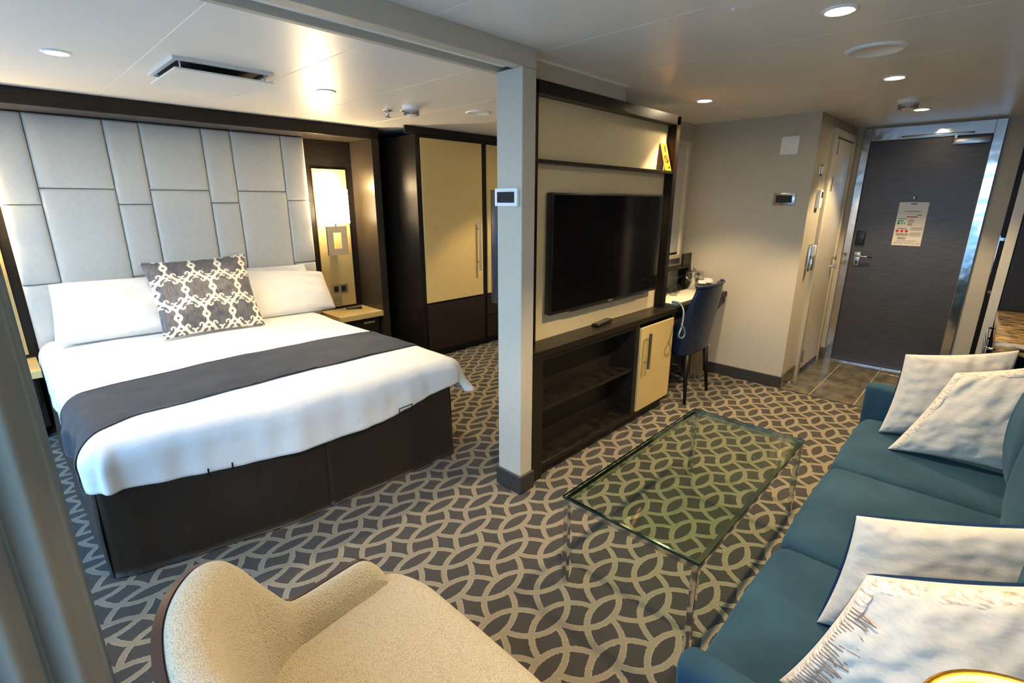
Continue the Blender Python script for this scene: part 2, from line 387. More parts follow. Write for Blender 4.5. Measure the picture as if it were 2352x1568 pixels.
# baseboards
struct('baseboard_back', bx(4.345, 4.362, 1.078, 2.03, 0, .095, bev=.003), M['base'])
struct('baseboard_corridor', bx(4.36, 4.70, 1.066, 1.082, 0, .12, bev=.003), M['tile'])
struct('baseboard_entrance', bx(5.555, 5.572, 1.022, 1.08, 0, .105, bev=.003), M['tile'])
struct('baseboard_partition', bx(3.39, 4.36, 2.018, 2.032, 0, .095, bev=.003), M['base'])
# door stop on the corridor base
bm = BM(); lathe(bm, 1.01, .035, [(0, 4.39), (.011, 4.39), (.011, 4.45), (0, 4.45)], 16, 'x')

# window wall: balcony glazing
ww = BM()
box(ww, -.62, -.5, -.85, 4.75, 2.05, 2.22); box(ww, -.62, -.5, 4.35, 4.75, 0, 2.05); box(ww, -.62, -.5, -.85, -.5, 0, 2.05); box(ww, -.62, -.5, -.5, 4.35, -.06, .04)
struct('wall_window', ww, M['wall'])
for k, (y0, y1) in enumerate(((-.5, .70), (.70, 1.92), (1.92, 3.13), (3.13, 4.35))):
    w = struct('window_%d' % (k+1), BM(), M['white_metal'])
    bpy.data.objects.remove(w); bm = BM(); f = .045
    box(bm, -.59, -.54, y0, y0+f, .04, 2.05); box(bm, -.59, -.54, y1-f, y1, .04, 2.05)
    box(bm, -.59, -.54, y0+f, y1-f, .04, .04+f); box(bm, -.59, -.54, y0+f, y1-f, 2.05-f, 2.05)
    w = struct('window_%d' % (k+1), bm, M['white_metal'])
    link('window_pane', bx(-.570, -.564, y0+f, y1-f, .04+f, 2.05-f), M['pane'], w)

# ---------------------------------------------------------------- entrance door (door_1)
d1 = struct('door_1', bx(5.585, 5.62, .172, .965, .012, 2.012, bev=.002), M['door'])
bm = BM()
box(bm, 5.545, 5.60, .108, .172, 0, 2.112, bev=.002); box(bm, 5.545, 5.60, .965, 1.022, 0, 2.112, bev=.002); box(bm, 5.550, 5.60, .172, .965, 2.012, 2.112, bev=.002)
link('door_frame', bm, M['frame_steel'], d1)
link('door_sill', bx(5.545, 5.60, .172, .965, 0, .012, bev=.002), M['frame_steel'], d1)
bm = BM(); box(bm, 5.575, 5.586, .885, .935, .93, 1.055, bev=.004)
hd = link('door_handle', bm, M['steel'], d1, auto=40)
bm = BM(); tube(bm, [(5.576, .910, 1.02), (5.535, .910, 1.02), (5.528, .90, 1.02), (5.526, .85, 1.018), (5.528, .79, 1.015)], .0095, 10); link('lever', bm, M['chrome'], hd, smooth=True)
link('keyhole', bx(5.572, 5.576, .902, .918, .945, .972), M['black'], hd)
link('card_reader', bx(5.568, 5.586, .875, .945, 1.115, 1.245, bev=.008), M['black'], d1, auto=40)
bm = BM(); lathe(bm, .577, 1.535, [(0, 5.576), (.012, 5.576), (.015, 5.586), (0, 5.586)], 20, 'x'); link('peephole', bm, M['chrome'], d1, smooth=True)
link('door_closer', bx(5.535, 5.585, .178, .405, 1.945, 1.992, bev=.004), M['steel'], d1, auto=40)
bm = BM(); box(bm, 5.525, 5.550, .285, .745, 2.018, 2.036, bev=.002); box(bm, 5.54, 5.56, .385, .40, 1.99, 2.02); link('closer_arm', bm, M['steel'], d1, auto=40)
nc = link('notice_card', bx(5.581, 5.586, .470, .673, 1.130, 1.497), M['paper'], d1)
# print on the card: header, text lines, coloured icons (flat print, too small to read)
def ink(name, rects, mat):
    bm = BM()
    for (a0, a1, b0, b1) in rects:   # fractions: across from the left, down from the top
        box(bm, 5.5795, 5.5812, .673-.203*a1, .673-.203*a0, 1.497-.367*b1, 1.497-.367*b0)
    return link(name, bm, mat, nc)
ink('header_print', [(.40, .62, .025, .05), (.10, .42, .60, .615)], M['ink_blue'])
rs = [(.22, .78, .20, .215), (.20, .70, .26, .265)]
for i in range(4): rs.append((.42, .62, .39+.018*i, .398+.018*i)); rs.append((.42, .58, .47+.018*i, .478+.018*i))
for i in range(4): rs.append((.55, .96, .57+.02*i, .576+.02*i)); rs.append((.55, .95, .69+.025*i, .697+.025*i))
for i in range(4): rs.append((.08, .50, .715+.015*i, .722+.015*i)); rs.append((.16, .45, .80+.015*i, .807+.015*i))
rs.append((.15, .85, .88, .886))
for i in range(5): rs.append((.06+.19*i, .20+.19*i, .93, .936)); rs.append((.06+.19*i, .20+.19*i, .95, .956))
ink('text_print', rs, M['ink'])
ink('green_print', [(.06, .36, .37, .385), (.06, .26, .42, .44), (.06, .14, .455, .51), (.19, .24, .47, .50), (.28, .33, .47, .50), (.68, .84, .28, .30)], M['ink_green'])
ink('red_print', [(.34, .70, .32, .345), (.06, .16, .635, .69), (.22, .32, .635, .69), (.38, .48, .635, .69), (.20, .25, .91, .918), (.40, .45, .91, .918), (.60, .65, .91, .918)], M['ink_red'])

# ---------------------------------------------------------------- cream side door in the corridor (door_2)
d2 = struct('door_2', bx(4.80, 5.40, 1.060, 1.085, .055, 1.985, bev=.003), M['cream_door'])
bm = BM(); box(bm, 4.72, 4.79, 1.05, 1.085, .0, 2.05, bev=.004); box(bm, 5.41, 5.46, 1.05, 1.085, .0, 2.05, bev=.004); box(bm, 4.79, 5.41, 1.05, 1.085, 1.995, 2.05, bev=.004)
link('door_frame', bm, M['cream_door'], d2, auto=40)
link('kick_gap', bx(4.79, 5.41, 1.058, 1.075, .005, .05), M['black'], d2)
for z in (1.86, 1.58, .13): link('hinge', bx(4.784, 4.806, 1.040, 1.052, z, z+.11, bev=.003), M['steel'], d2)
bm = BM(); lathe(bm, 5.33, 1.01, [(0, 1.025), (.022, 1.025), (.022, 1.035), (.010, 1.037), (.010, 1.06), (0, 1.06)], 18, 'y')
link('lock_knob', bm, M['chrome'], d2, smooth=True)
bm = BM(); lathe(bm, 5.33, .93, [(0, 1.03), (.018, 1.03), (.018, 1.06), (0, 1.06)], 18, 'y'); box(bm, 5.325, 5.335, 1.012, 1.032, .905, .955)
link('thumb_turn', bm, M['chrome'], d2, auto=40)
bm = BM(); lathe(bm, .985, .040, [(0, 4.39), (.012, 4.39), (.012, 4.455), (0, 4.455)], 16, 'x'); bm.free()
bm = BM(); lathe(bm, 4.42, .045, [(0, 1.0), (.012, 1.0), (.010, 1.066), (0, 1.066)], 16, 'y')
solo('door_stop', bm, M['chrome'], (4.42, 1.066, .045), 'small chrome door stop on the corner base beside the tiled entrance', 'door stop', smooth=True)

# ---------------------------------------------------------------- closet panels along the right of the entrance
cl = thing('entrance_closet', 'dark closet front with long beaded handle right of the entrance door', 'closet', (4.78, -.05, 0))
link('closet_panel', bx(4.01, 4.775, -.083, -.045, .05, 2.10, bev=.002), M['dark_v'], cl)
link('closet_panel', bx(4.785, 5.54, -.083, -.045, .05, 2.10, bev=.002), M['dark_v'], cl)
link('closet_side', bx(5.54, 5.569, -.083, -.012, 0, 2.128), M['dark_v'], cl)
link('top_filler', bx(4.01, 5.54, -.083, -.055, 2.10, 2.128), M['dark_v'], cl)
hnd = link('handle', bx(4.895, 4.915, -.016, -.008, .83, 1.275, bev=.002), M['chrome'], cl)
for z in (1.24, .87): link('handle_post', bx(4.90, 4.91, -.046, -.015, z, z+.02), M['chrome'], hnd)

# minibar counter behind the sofa
mb = thing('minibar_cabinet', 'dark cabinet under the granite counter beyond the sofa', 'cabinet', (3.5, -.42, 0))
link('body', bx(3.12, 3.965, -.74, -.12, .04, .84, bev=.002), M['dark_v'], mb)
link('back_panel', bx(3.967, 3.998, -.745, -.082, 0, 2.1), M['dark_v'], mb)
link('plinth', bx(3.16, 3.965, -.74, -.16, 0, .04), M['black'], mb)
solo('granite_countertop', bx(3.05, 3.965, -.745, -.078, .842, .90, bev=.006), M['granite'], (3.5, -.4, .842), 'polished brown granite countertop behind the far end of the sofa', 'countertop', auto=30)
rl = thing('towel_rail', 'short double chrome rail on the side of the granite counter', 'rail', (3.45, -.06, .80))
for z in (.83, .77):
    bm = BM(); tube(bm, [(3.2, -.118, z), (3.2, -.062, z), (3.24, -.056, z), (3.72, -.056, z), (3.75, -.062, z), (3.75, -.118, z)], .006, 8); link('bar', bm, M['chrome'], rl, smooth=True)

# ================================================================ WALL FITTINGS
solo('wall_access_panel', bx(4.35, 4.3605, 1.205, 1.33, 1.845, 1.975, bev=.003), M['white'], (4.36, 1.27, 1.91), 'square white access panel high on the grey wall right of the desk', 'wall panel', auto=40)
def thermostat(loc_bm, label, loc): pass
t = thing('thermostat', 'silver thermostat with dark display on the grey back wall', 'thermostat', (4.355, 1.25, 1.52))
link('bezel', bx(4.345, 4.3605, 1.175, 1.33, 1.475, 1.565, bev=.004), M['steel'], t, auto=40)
link('display', bx(4.342, 4.346, 1.195, 1.31, 1.493, 1.547), M['display'], t)
t = thing('thermostat', 'white framed thermostat with dark display on the front of the column', 'thermostat', (1.70, 1.665, 1.52))
link('bezel', bx(1.690, 1.7055, 1.594, 1.738, 1.478, 1.558, bev=.003), M['white'], t, auto=40)
link('display', bx(1.687, 1.691, 1.612, 1.720, 1.494, 1.542), M['display'], t)
t = thing('call_switch', 'small steel wall switch above the white remote on the corridor wall', 'switch', (4.53, 1.075, 1.73))
link('plate', bx(4.49, 4.565, 1.068, 1.082, 1.69, 1.775, bev=.004), M['steel'], t, auto=40)
link('rocker', bx(4.51, 4.545, 1.062, 1.069, 1.705, 1.76, bev=.002), M['white'], t)
t = thing('climate_remote', 'white climate remote in holder on the corridor wall by the cream door', 'remote', (4.58, 1.07, 1.52))
link('body', bx(4.545, 4.625, 1.052, 1.082, 1.45, 1.59, bev=.005), M['white'], t, auto=40)
link('display', bx(4.575, 4.605, 1.049, 1.053, 1.53, 1.575), M['display'], t)
t = thing('wall_phone', 'slim silver wall phone on the corridor wall below the white remote', 'phone', (4.58, 1.07, 1.06))
link('cradle', bx(4.55, 4.60, 1.058, 1.082, .955, 1.17, bev=.004), M['steel'], t, auto=40)
link('handset', bx(4.555, 4.595, 1.030, 1.058, 1.08, 1.165, bev=.006), M['white'], t, auto=40)
link('handset_base', bx(4.555, 4.595, 1.036, 1.058, .965, 1.065, bev=.006), M['steel'], t, auto=40)

# ================================================================ CEILING FIXTURES
def downlight(x, y, label, watts=26, group='recessed ceiling downlights', spot=1.75, blend=.35, col=(1, .735, .40)):
    t = thing('ceiling_downlight', label, 'downlight', (x, y, H), group)
    bm = BM(); lathe(bm, x, y, [(.040, H-.0008), (.043, H-.007), (.053, H-.007), (.056, H-.001), (.056, H+.0005), (.040, H+.0005)], 36); link('trim_ring', bm, M['white'], t, smooth=True)
    bm = BM(); lathe(bm, x, y, [(0, H-.002), (.041, H-.002)], 32); link('lens', bm, M['lens'], t)
    l = bpy.data.lights.new('downlight_lamp', 'SPOT'); l.energy = watts*2.1; l.color = col; l.spot_size = spot; l.spot_blend = blend; l.shadow_soft_size = .035
    o = bpy.data.objects.new('downlight_lamp', l); COL.objects.link(o); o.location = (x, y, H-.012)
downlight(.37, 3.139, 'round downlight in the bedroom ceiling left of the air vent', 20)
downlight(1.569, 3.044, 'round downlight in the bedroom ceiling between the air vent and the sprinkler', 26)
downlight(3.62, 2.95, 'round downlight in the bedroom ceiling in front of the wardrobe', 26)
downlight(.87, .55, 'round downlight over the cream armchair end of the living area', 30)
downlight(2.168, .534, 'large near downlight at the top right above the sofa', 30)
downlight(3.471, .548, 'downlight in the living ceiling between the round speaker and smoke detector', 30)
downlight(3.388, 1.531, 'downlight above the desk chair', 26)
downlight(4.743, .557, 'downlight nearest the entrance door behind the smoke detector', 30)
def speaker(x, y, r, label):
    t = thing('ceiling_speaker', label, 'speaker', (x, y, H))
    bm = BM(); lathe(bm, x, y, [(r*.78, H-.006), (r*.82, H-.011), (r*.96, H-.009), (r, H-.001), (r, H+.0005), (r*.78, H+.0005)], 48); link('rim', bm, M['white'], t, smooth=True)
    bm = BM(); lathe(bm, x, y, [(0, H-.005), (r*.79, H-.005)], 40); link('grille', bm, M['white_metal'], t)
speaker(2.80, .53, .115, 'round white ceiling speaker over the living area')
speaker(2.687, 2.932, .095, 'round white ceiling speaker in the bedroom near the column')
def smoke(x, y, label):
    t = thing('smoke_detector', label, 'smoke detector', (x, y, H))
    bm = BM(); lathe(bm, x, y, [(0, H-.024), (.058, H-.024), (.060, H-.015), (.060, H+.0005), (0, H+.0005)], 40); link('base', bm, M['white'], t, auto=50)
    bm = BM(); lathe(bm, x, y, [(0, H-.062), (.024, H-.061), (.040, H-.052), (.050, H-.036), (.052, H-.024), (0, H-.024)], 40); link('cap', bm, M['white'], t, smooth=True)
    bm = BM()
    for k in range(28):
        a_ = 2*PI*k/28; c = Matrix.Rotation(a_, 3, 'Z')
        box(bm, x+.036, x+.0535, y-.0016, y+.0016, H-.056, H-.028, rot=((x, y, 0), c))
    link('slots', bm, M['sock'], t)['kind'] = 'stuff'
smoke(4.258, .573, 'white smoke detector on the ceiling near the entrance door')
smoke(2.205, 3.087, 'white smoke detector on the bedroom ceiling beside the sprinkler')
t = thing('fire_sprinkler', 'chrome fire sprinkler head hanging from the bedroom ceiling', 'sprinkler', (2.168, 3.322, H))
bm = BM(); lathe(bm, 2.168, 3.322, [(0, H-.006), (.034, H-.006), (.036, H+.0005), (0, H+.0005)], 28); link('escutcheon', bm, M['chrome'], t, smooth=True)
bm = BM(); lathe(bm, 2.168, 3.322, [(0, H-.045), (.006, H-.045), (.012, H-.030), (.014, H-.006), (0, H-.006)], 16); link('body', bm, M['chrome'], t, smooth=True)
bm = BM(); lathe(bm, 2.168, 3.322, [(0, H-.048), (.020, H-.048), (.020, H-.045), (0, H-.045)], 20); link('deflector', bm, M['chrome'], t)
bm = BM(); lathe(bm, 2.27, 3.26, [(0, H-.004), (.030, H-.004), (.032, H+.0005), (0, H+.0005)], 28)
solo('sensor_cap', bm, M['steel'], (2.27, 3.26, H), 'flat round metal cap between sprinkler and smoke detector on the bedroom ceiling', 'ceiling cap', smooth=True)
def vent(x0, x1, y0, y1, label):
    t = thing('air_vent', label, 'air vent', ((x0+x1)/2, (y0+y1)/2, H))
    bm = BM(); f = .02
    box(bm, x0, x1, y0, y0+f, H-.014, H); box(bm, x0, x1, y1-f, y1, H-.014, H); box(bm, x0, x0+f, y0+f, y1-f, H-.014, H); box(bm, x1-f, x1, y0+f, y1-f, H-.014, H)
    link('frame', bm, M['white_metal'], t)
    link('opening', bx(x0+f, x1-f, y0+f, y1-f, H-.004, H-.001), M['rubber'], t)
    pl = link('deflector_plate', bx(x0+.004, x1-.004, y0+.004, y1-.004, H-.052, H-.044, bev=.001, seg=1), M['white_metal'], t)
    for sx in (x0+.035, x1-.035):
        for sy in (y0+.035, y1-.035):
            bm = BM(); lathe(bm, sx, sy, [(0, H-.055), (.006, H-.055), (.006, H-.052), (.0035, H-.052), (.0035, H-.004), (0, H-.004)], 12); link('spacer', bm, M['white'], t, auto=40)
vent(.735, 1.180, 2.825, 3.300, 'white square ceiling air vent above the bed')
vent(1.35, 1.79, .30, .765, 'white ceiling air vent at the top edge over the coffee table')

# ================================================================ HEADBOARD WALL UNIT
nf = thing('bed_alcove_frame', 'dark wood frame surrounding the padded headboard', 'wall unit', (1.08, 4.4, 0))
bm = BM(); box(bm, -.45, 2.625, 4.20, 4.225, 2.035, 2.128, bev=.002); link('fascia', bm, M['dark'], nf)
link('soffit', bx(-.38, 2.55, 4.225, 4.598, 2.035, 2.055), M['niche'], nf)
link('side_panel', bx(2.55, 2.625, 4.20, 4.598, 0, 2.035, bev=.002), M['niche'], nf)
link('side_panel', bx(-.45, -.38, 4.20, 4.598, 0, 2.035, bev=.002), M['niche'], nf)
link('back_panel', bx(-.38, 2.55, 4.585, 4.598, 0, 2.035), M['dark'], nf)
link('inlay_panel', bx(2.15, 2.475, 4.572, 4.585, .50, 1.785, bev=.001, seg=1), M['maple'], nf)
link('inlay_panel', bx(-.31, .045, 4.572, 4.585, .50, 1.785, bev=.001, seg=1), M['maple'], nf)
link('filler_panel', bx(2.66, 4.30, 3.83, 3.85, 2.065, 2.128), M['dark'], nf)

hb = thing('headboard', 'padded pale leather headboard of staggered rectangular panels', 'headboard', (1.08, 4.54, 0))
def pad(x0, x1, z0, z1):
    bm = BM(); g = .0012; R = .020; offs = [0, .0012, .0035, .007, .012, .020]
    def axis(lo, hi):
        m_ = [lo+R+(hi-lo-2*R)*k/6 for k in range(1, 6)]
        return [lo+o for o in offs] + m_ + [hi-o for o in offs[::-1]]
    X = axis(x0+g, x1-g); Z = axis(z0+g, z1-g); nx = len(X)-1; nzz = len(Z)-1; P = []
    def ed(q): return 0 if q >= R else R - math.sqrt(max(0, R*R-(R-q)**2))
    for x in X:
        row = []
        for z in Z:
            off = min(ed(min(x-x0-g, x1-g-x)) + ed(min(z-z0-g, z1-g-z)), R*1.25)
            u = 2*(x-x0)/(x1-x0)-1; v = 2*(z-z0)/(z1-z0)-1
            row.append((x, 4.500 + off - .007*(1-u**4)*(1-v**4), z))
        P.append(row)
    V = grid(bm, P)
    # skirt to the wall
    loop = [V[i][0] for i in range(nx+1)] + [V[nx][j] for j in range(1, nzz+1)] + [V[i][nzz] for i in range(nx-1, -1, -1)] + [V[0][j] for j in range(nzz-1, 0, -1)]
    back = [bm.verts.new((v.co.x, 4.584, v.co.z)) for v in loop]
    for i in range(len(loop)):
        k = (i+1) % len(loop); bm.faces.new((loop[i], loop[k], back[k], back[i]))
    bm.faces.new(back)
    link('headboard_panel', bm, M['leather'], hb, smooth=True)
cols = [.098, .292, .690, .892, 1.280, 1.483, 1.872, 2.070]
for i in range(7):
    zs = [.30, .965, 1.485 + (.02 if i == 6 else 0) - (.01 if i in (0, 2) else 0), 2.034] if i % 2 == 0 else [.30, .83, 1.578, 2.034]
    for j in range(3): pad(cols[i], cols[i+1], zs[j], zs[j+1])

# nightstands
def nightstand(x0, x1, label, item_drawer=True):
    t = thing('nightstand', label, 'nightstand', ((x0+x1)/2, 4.38, 0))
    link('top', bx(x0, x1, 4.185, 4.584, .425, .475, bev=.003), M['maple'], t)
    link('body', bx(x0+.02, x1-.02, 4.24, 4.584, .08, .425, bev=.002), M['dark'], t)
    dr = link('drawer', bx(x0+.035, x1-.035, 4.222, 4.24, .25, .41, bev=.002), M['dark'], t)
    link('drawer_pull', bx((x0+x1)/2+.02, (x0+x1)/2+.14, 4.214, 4.223, .365, .385, bev=.002), M['steel'], dr)
    link('plinth', bx(x0+.05, x1-.05, 4.27, 4.57, 0, .08), M['black'], t)
nightstand(2.095, 2.545, 'maple topped nightstand with a remote on it right of the bed')
nightstand(-.375, .075, 'maple topped nightstand half hidden by the curtain left of the bed')

# sconce lamps
def sconce(cx, label):
    t = thing('wall_sconce', label, 'wall lamp', (cx, 4.57, 1.0))
    bm = BM(); N = 20; P = []
    for i in range(N+1):
        a_ = -PI*.5 + PI*i/N
        px_ = cx + .150*math.sin(a_)*1.0; py = 4.50 - .115*math.cos(a_)**.7 if math.cos(a_) > 1e-6 else 4.50
        P.append([(px_, py, 1.300), (px_, py, 1.605)])
    grid(bm, P); bmesh.ops.solidify(bm, geom=bm.faces, thickness=.002)
    link('shade', bm, M['shade'], t, smooth=True)
    bm = BM(); x0, x1, z0, z1 = cx-.095, cx+.105, 1.01, 1.275
    box(bm, x0, x0+.062, 4.455, 4.47, z0, z1); box(bm, x1-.062, x1, 4.455, 4.47, z0, z1)
    box(bm, x0+.062, x1-.062, 4.455, 4.47, z1-.058, z1); box(bm, x0+.062, x1-.062, 4.455, 4.47, z0, z0+.06)
    link('bracket', bm, M['chrome'], t)
    link('wall_arm', bx(cx-.03, cx+.04, 4.47, 4.572, 1.02, 1.06), M['chrome'], t)
    bm = BM(); tube(bm, [(cx, 4.463, 1.27), (cx, 4.463, 1.40)], .008, 10); link('stem', bm, M['chrome'], t)
    l = bpy.data.lights.new('sconce_lamp', 'POINT'); l.energy = 15; l.color = (1, .76, .45); l.shadow_soft_size = .07
    o = bpy.data.objects.new('sconce_lamp', l); COL.objects.link(o); o.location = (cx, 4.53, 1.62)
    l = bpy.data.lights.new('sconce_lamp', 'POINT'); l.energy = 5; l.color = (1, .76, .45); l.shadow_soft_size = .07
    o = bpy.data.objects.new('sconce_lamp', l); COL.objects.link(o); o.location = (cx, 4.445, 1.39)
sconce(2.272, 'lit wall sconce with chrome square bracket over the right nightstand')
sconce(-.13, 'lit wall sconce over the left nightstand behind the curtain')

# socket plates
t = thing('light_switch', 'double dark rocker switch in a metal plate above the right nightstand', 'switch', (2.31, 4.57, .67))
link('plate', bx(2.225, 2.392, 4.563, 4.5715, .625, .715, bev=.003), M['steel'], t)
for x in (2.25, 2.325): link('rocker', bx(x, x+.042, 4.559, 4.564, .643, .698, bev=.002), M['black'], t)
t = thing('wall_socket', 'beige power socket below the switch by the right nightstand', 'socket', (2.28, 4.57, .56))
link('plate', bx(2.232, 2.322, 4.564, 4.5715, .515, .605, bev=.003), M['sock'], t)
bm = BM()
for q in (-.012, .012): box(bm, 2.275+q, 2.279+q, 4.5630, 4.5645, .555, .567)
link('pin_holes', bm, M['black'], t)

def remote(cx, cy, z, ang, L, Wd, label):
    t = thing('remote_control', label, 'remote', (cx, cy, z))
    c, s = math.cos(ang), math.sin(ang); N = 14; P = []
    bm = BM(); box(bm, cx-L/2, cx+L/2, cy-Wd/2, cy+Wd/2, z+.001, z+.018, bev=.006, seg=3)
    for v in bm.verts:
        k = abs((v.co.x-cx)/(L/2)); v.co.y = cy + (v.co.y-cy)*(.82+.18*k*k); v.co.z += .004*max(0, (v.co.x-cx)/(L/2))
    R = Matrix.Rotation(ang, 3, 'Z'); bmesh.ops.rotate(bm, cent=(cx, cy, z), matrix=R, verts=bm.verts); link('body', bm, M['black'], t, auto=50)
    bm = BM()
    for i in range(8):
        for j in (-1, 0, 1):
            x = cx - L*.36 + i*L*.10; y = cy + j*Wd*.22
            box(bm, x-.003, x+.003, y-.003, y+.003, z+.016, z+.0205)
    bmesh.ops.rotate(bm, cent=(cx, cy, z), matrix=R, verts=bm.verts); link('buttons', bm, M['sock'], t)['kind'] = 'stuff'
remote(2.385, 4.46, .475, -.45, .15, .048, 'black remote control on the right nightstand')
remote(2.60, 1.705, .752, .12, .20, .05, 'black remote control on the cabinet under the television')

# ================================================================ WARDROBE
wr = thing('wardrobe', 'dark wardrobe with tall maple doors right of the bed alcove', 'wardrobe', (3.4, 4.2, 0))
link('carcass', bx(2.735, 4.29, 3.80, 4.595, .06, 2.06, bev=.003), M['dark_v'], wr)
link('plinth', bx(2.76, 4.29, 3.86, 4.59, 0, .06), M['black'], wr)
def wdoor(x0, x1, hx):
    d = link('door', bx(x0, x1, 3.784, 3.800, .565, 2.035, bev=.001, seg=1), M['maple'], wr)
    bm = BM(); box(bm, hx-.012, hx+.012, 3.735, 3.747, .82, 1.32, bev=.001, seg=1); box(bm, hx-.006, hx+.006, 3.747, 3.786, .90, .915); box(bm, hx-.006, hx+.006, 3.747, 3.786, 1.225, 1.24)
    link('handle', bm, M['steel'], d)
wdoor(2.785, 3.505, 3.43); wdoor(3.575, 4.27, 3.64)
link('lower_front', bx(2.785, 3.520, 3.786, 3.80, .08, .545, bev=.002), M['dark'], wr)
link('drawer_front', bx(3.560, 4.27, 3.786, 3.80, .33, .545, bev=.002), M['dark'], wr)
link('drawer_front', bx(3.560, 4.27, 3.786, 3.80, .08, .32, bev=.002), M['dark'], wr)

# ================================================================ BED
BX0, BX1, BY1 = .085, 1.875, 4.47
def yfront(x): return 2.165 + .17*max(0, (.98-x)/.9)**1.6
def ztop(x, y):
    u = (x-.98)/.9; v = (y-2.2)/2.2
    return .588 + .022*(1-min(1, u*u)) + .012*nz3(x*1.6, y*1.6, 0, 1) + .004*nz3(x*6, y*6, 0, 2)
RR = .10
def hem(x, y, dirx):   # how far the duvet drops below the top
    return 0
def bed_point(sx, sy, lift=0.0, wr_=1.0):
    """sheet coordinates (metres in plan; beyond the mattress they wrap down) -> 3D"""
    x0, x1 = BX0+RR, BX1-RR; y0 = yfront(min(max(sx, x0), x1))+RR
    cx = min(max(sx, x0), x1); cy = max(sy, y0)
    ox, oy = sx-cx, sy-cy; o = math.hypot(ox, oy); z = ztop(cx, cy)
    if o < 1e-6: return (sx, sy, z + lift)
    nx_, ny_ = ox/o, oy/o; R = RR
    if o < R*PI/2: h = R*math.sin(o/R); dr = R*(1-math.cos(o/R)); k = 1-math.cos(o/R)
    else: h = R; dr = R + (o-R*PI/2); k = 1
    w = wr_*k*(.020*nz3((cx+ny_*.3)*5, (cy+nx_*.3)*5, dr*1.0, 3) + .014*nz3((cx+ny_*.3)*13, (cy+nx_*.3)*13, dr*2, 4)) + .015*max(0, dr-.12)
    h += w + lift*k
    return (cx + nx_*h, cy + ny_*h, z - dr + lift*(1-k))
bd = thing('bed', 'large double bed with white linen and dark brown pleated skirt', 'bed', (.98, 3.3, 0))
link('mattress', bx(.13, 1.83, 2.42, 4.47, .33, .56, bev=.03), M['mattress'], bd, auto=50)
link('bed_base', bx(.14, 1.82, 2.42, 4.47, .02, .33, bev=.005), M['skirt'], bd)
def duvet():
    bm = BM(); N = 220
    # closed outline of the inner rectangle sampled by arc length, head side folds only a little
    x0, x1 = BX0+RR, BX1-RR; yb = BY1-.02
    ringpts = []
    # path: head-left -> down left side -> foot -> up right side -> head-right
    left = [(x0, yb-(yb-(yfront(x0)+RR))*i/44) for i in range(44)]
    foot = [(x0+(x1-x0)*i/60, yfront(x0+(x1-x0)*i/60)+RR) for i in range(61)]
    right = [(x1, yfront(x1)+RR+(yb-(yfront(x1)+RR))*i/44) for i in range(1, 45)]
    def sheet_len(cx, cy, nx_, ny_):
        z = ztop(cx, cy)
        if ny_ < -.5:     # foot hem heights: sags in the middle
            t_ = (cx-.08)/1.65; hz = .405 - .034*math.sin(PI*min(1, t_*1.05)) + .05*max(0, t_-.75)/.25
        elif nx_ < -.5: hz = .40 - .02*min(1, cy-2.2)
        else: hz = .385
        if nx_ > .3 and ny_ < -.3: hz = .395
        return RR*PI/2 + max(.01, (z-hz)-RR)
    P = []
    cols_ = [(p, (-1, 0)) for p in left]
    for k in range(1, 12): a_ = PI + (PI/2)*k/12; cols_.append(((foot[0]), (math.cos(a_), math.sin(a_))))
    cols_ += [(p, (0, -1)) for p in foot]
    for k in range(1, 12): a_ = 1.5*PI + (PI/2)*k/12; cols_.append((foot[-1], (math.cos(a_), math.sin(a_))))
    cols_ += [(p, (1, 0)) for p in right]
    NS = 22
    for (c, nn) in cols_:
        Ls = sheet_len(c[0], c[1], *nn); row = []
        flare = 0
        if nn[0] > .3 and nn[1] < -.3: flare = 1
        for j in range(NS+1):
            o = Ls*j/NS + (0 if j else 0)
            q = Vector(bed_point(c[0]+nn[0]*max(o, 1e-4), c[1]+nn[1]*max(o, 1e-4)))
            if flare:
                f_ = max(0, (j/NS-.45)/.55)**1.5*math.sin(PI*min(1, max(0, (nn[0]-.3)/.65)))
                q += Vector((nn[0], nn[1], .0))*.085*f_
            row.append(q)
        P.append(row)
    V = grid(bm, P)
    # hem turned inwards for thickness
    inner = []
    for (c, nn), row in zip(cols_, P):
        e_ = row[-1]; inner.append([e_, e_ + Vector((-nn[0]*.012, -nn[1]*.012, -.004)), e_ + Vector((-nn[0]*.03, -nn[1]*.03, .03))])
    grid(bm, inner)
    # top: grid fill between left side and right side columns
    nL = len(left); nR = len(right)
    T = []
    ny = 46; nxg = 60
    for i in range(nxg+1):
        x = x0+(x1-x0)*i/nxg; yf = yfront(x)+RR; row = []
        for j in range(ny+1):
            y = yf + (yb-yf)*j/ny; row.append((x, y, ztop(x, y)))
        T.append(row)
    grid(bm, T)
    bmesh.ops.remove_doubles(bm, verts=bm.verts, dist=.0006)
    return bm
link('duvet', duvet(), M['linen'], bd, smooth=True)
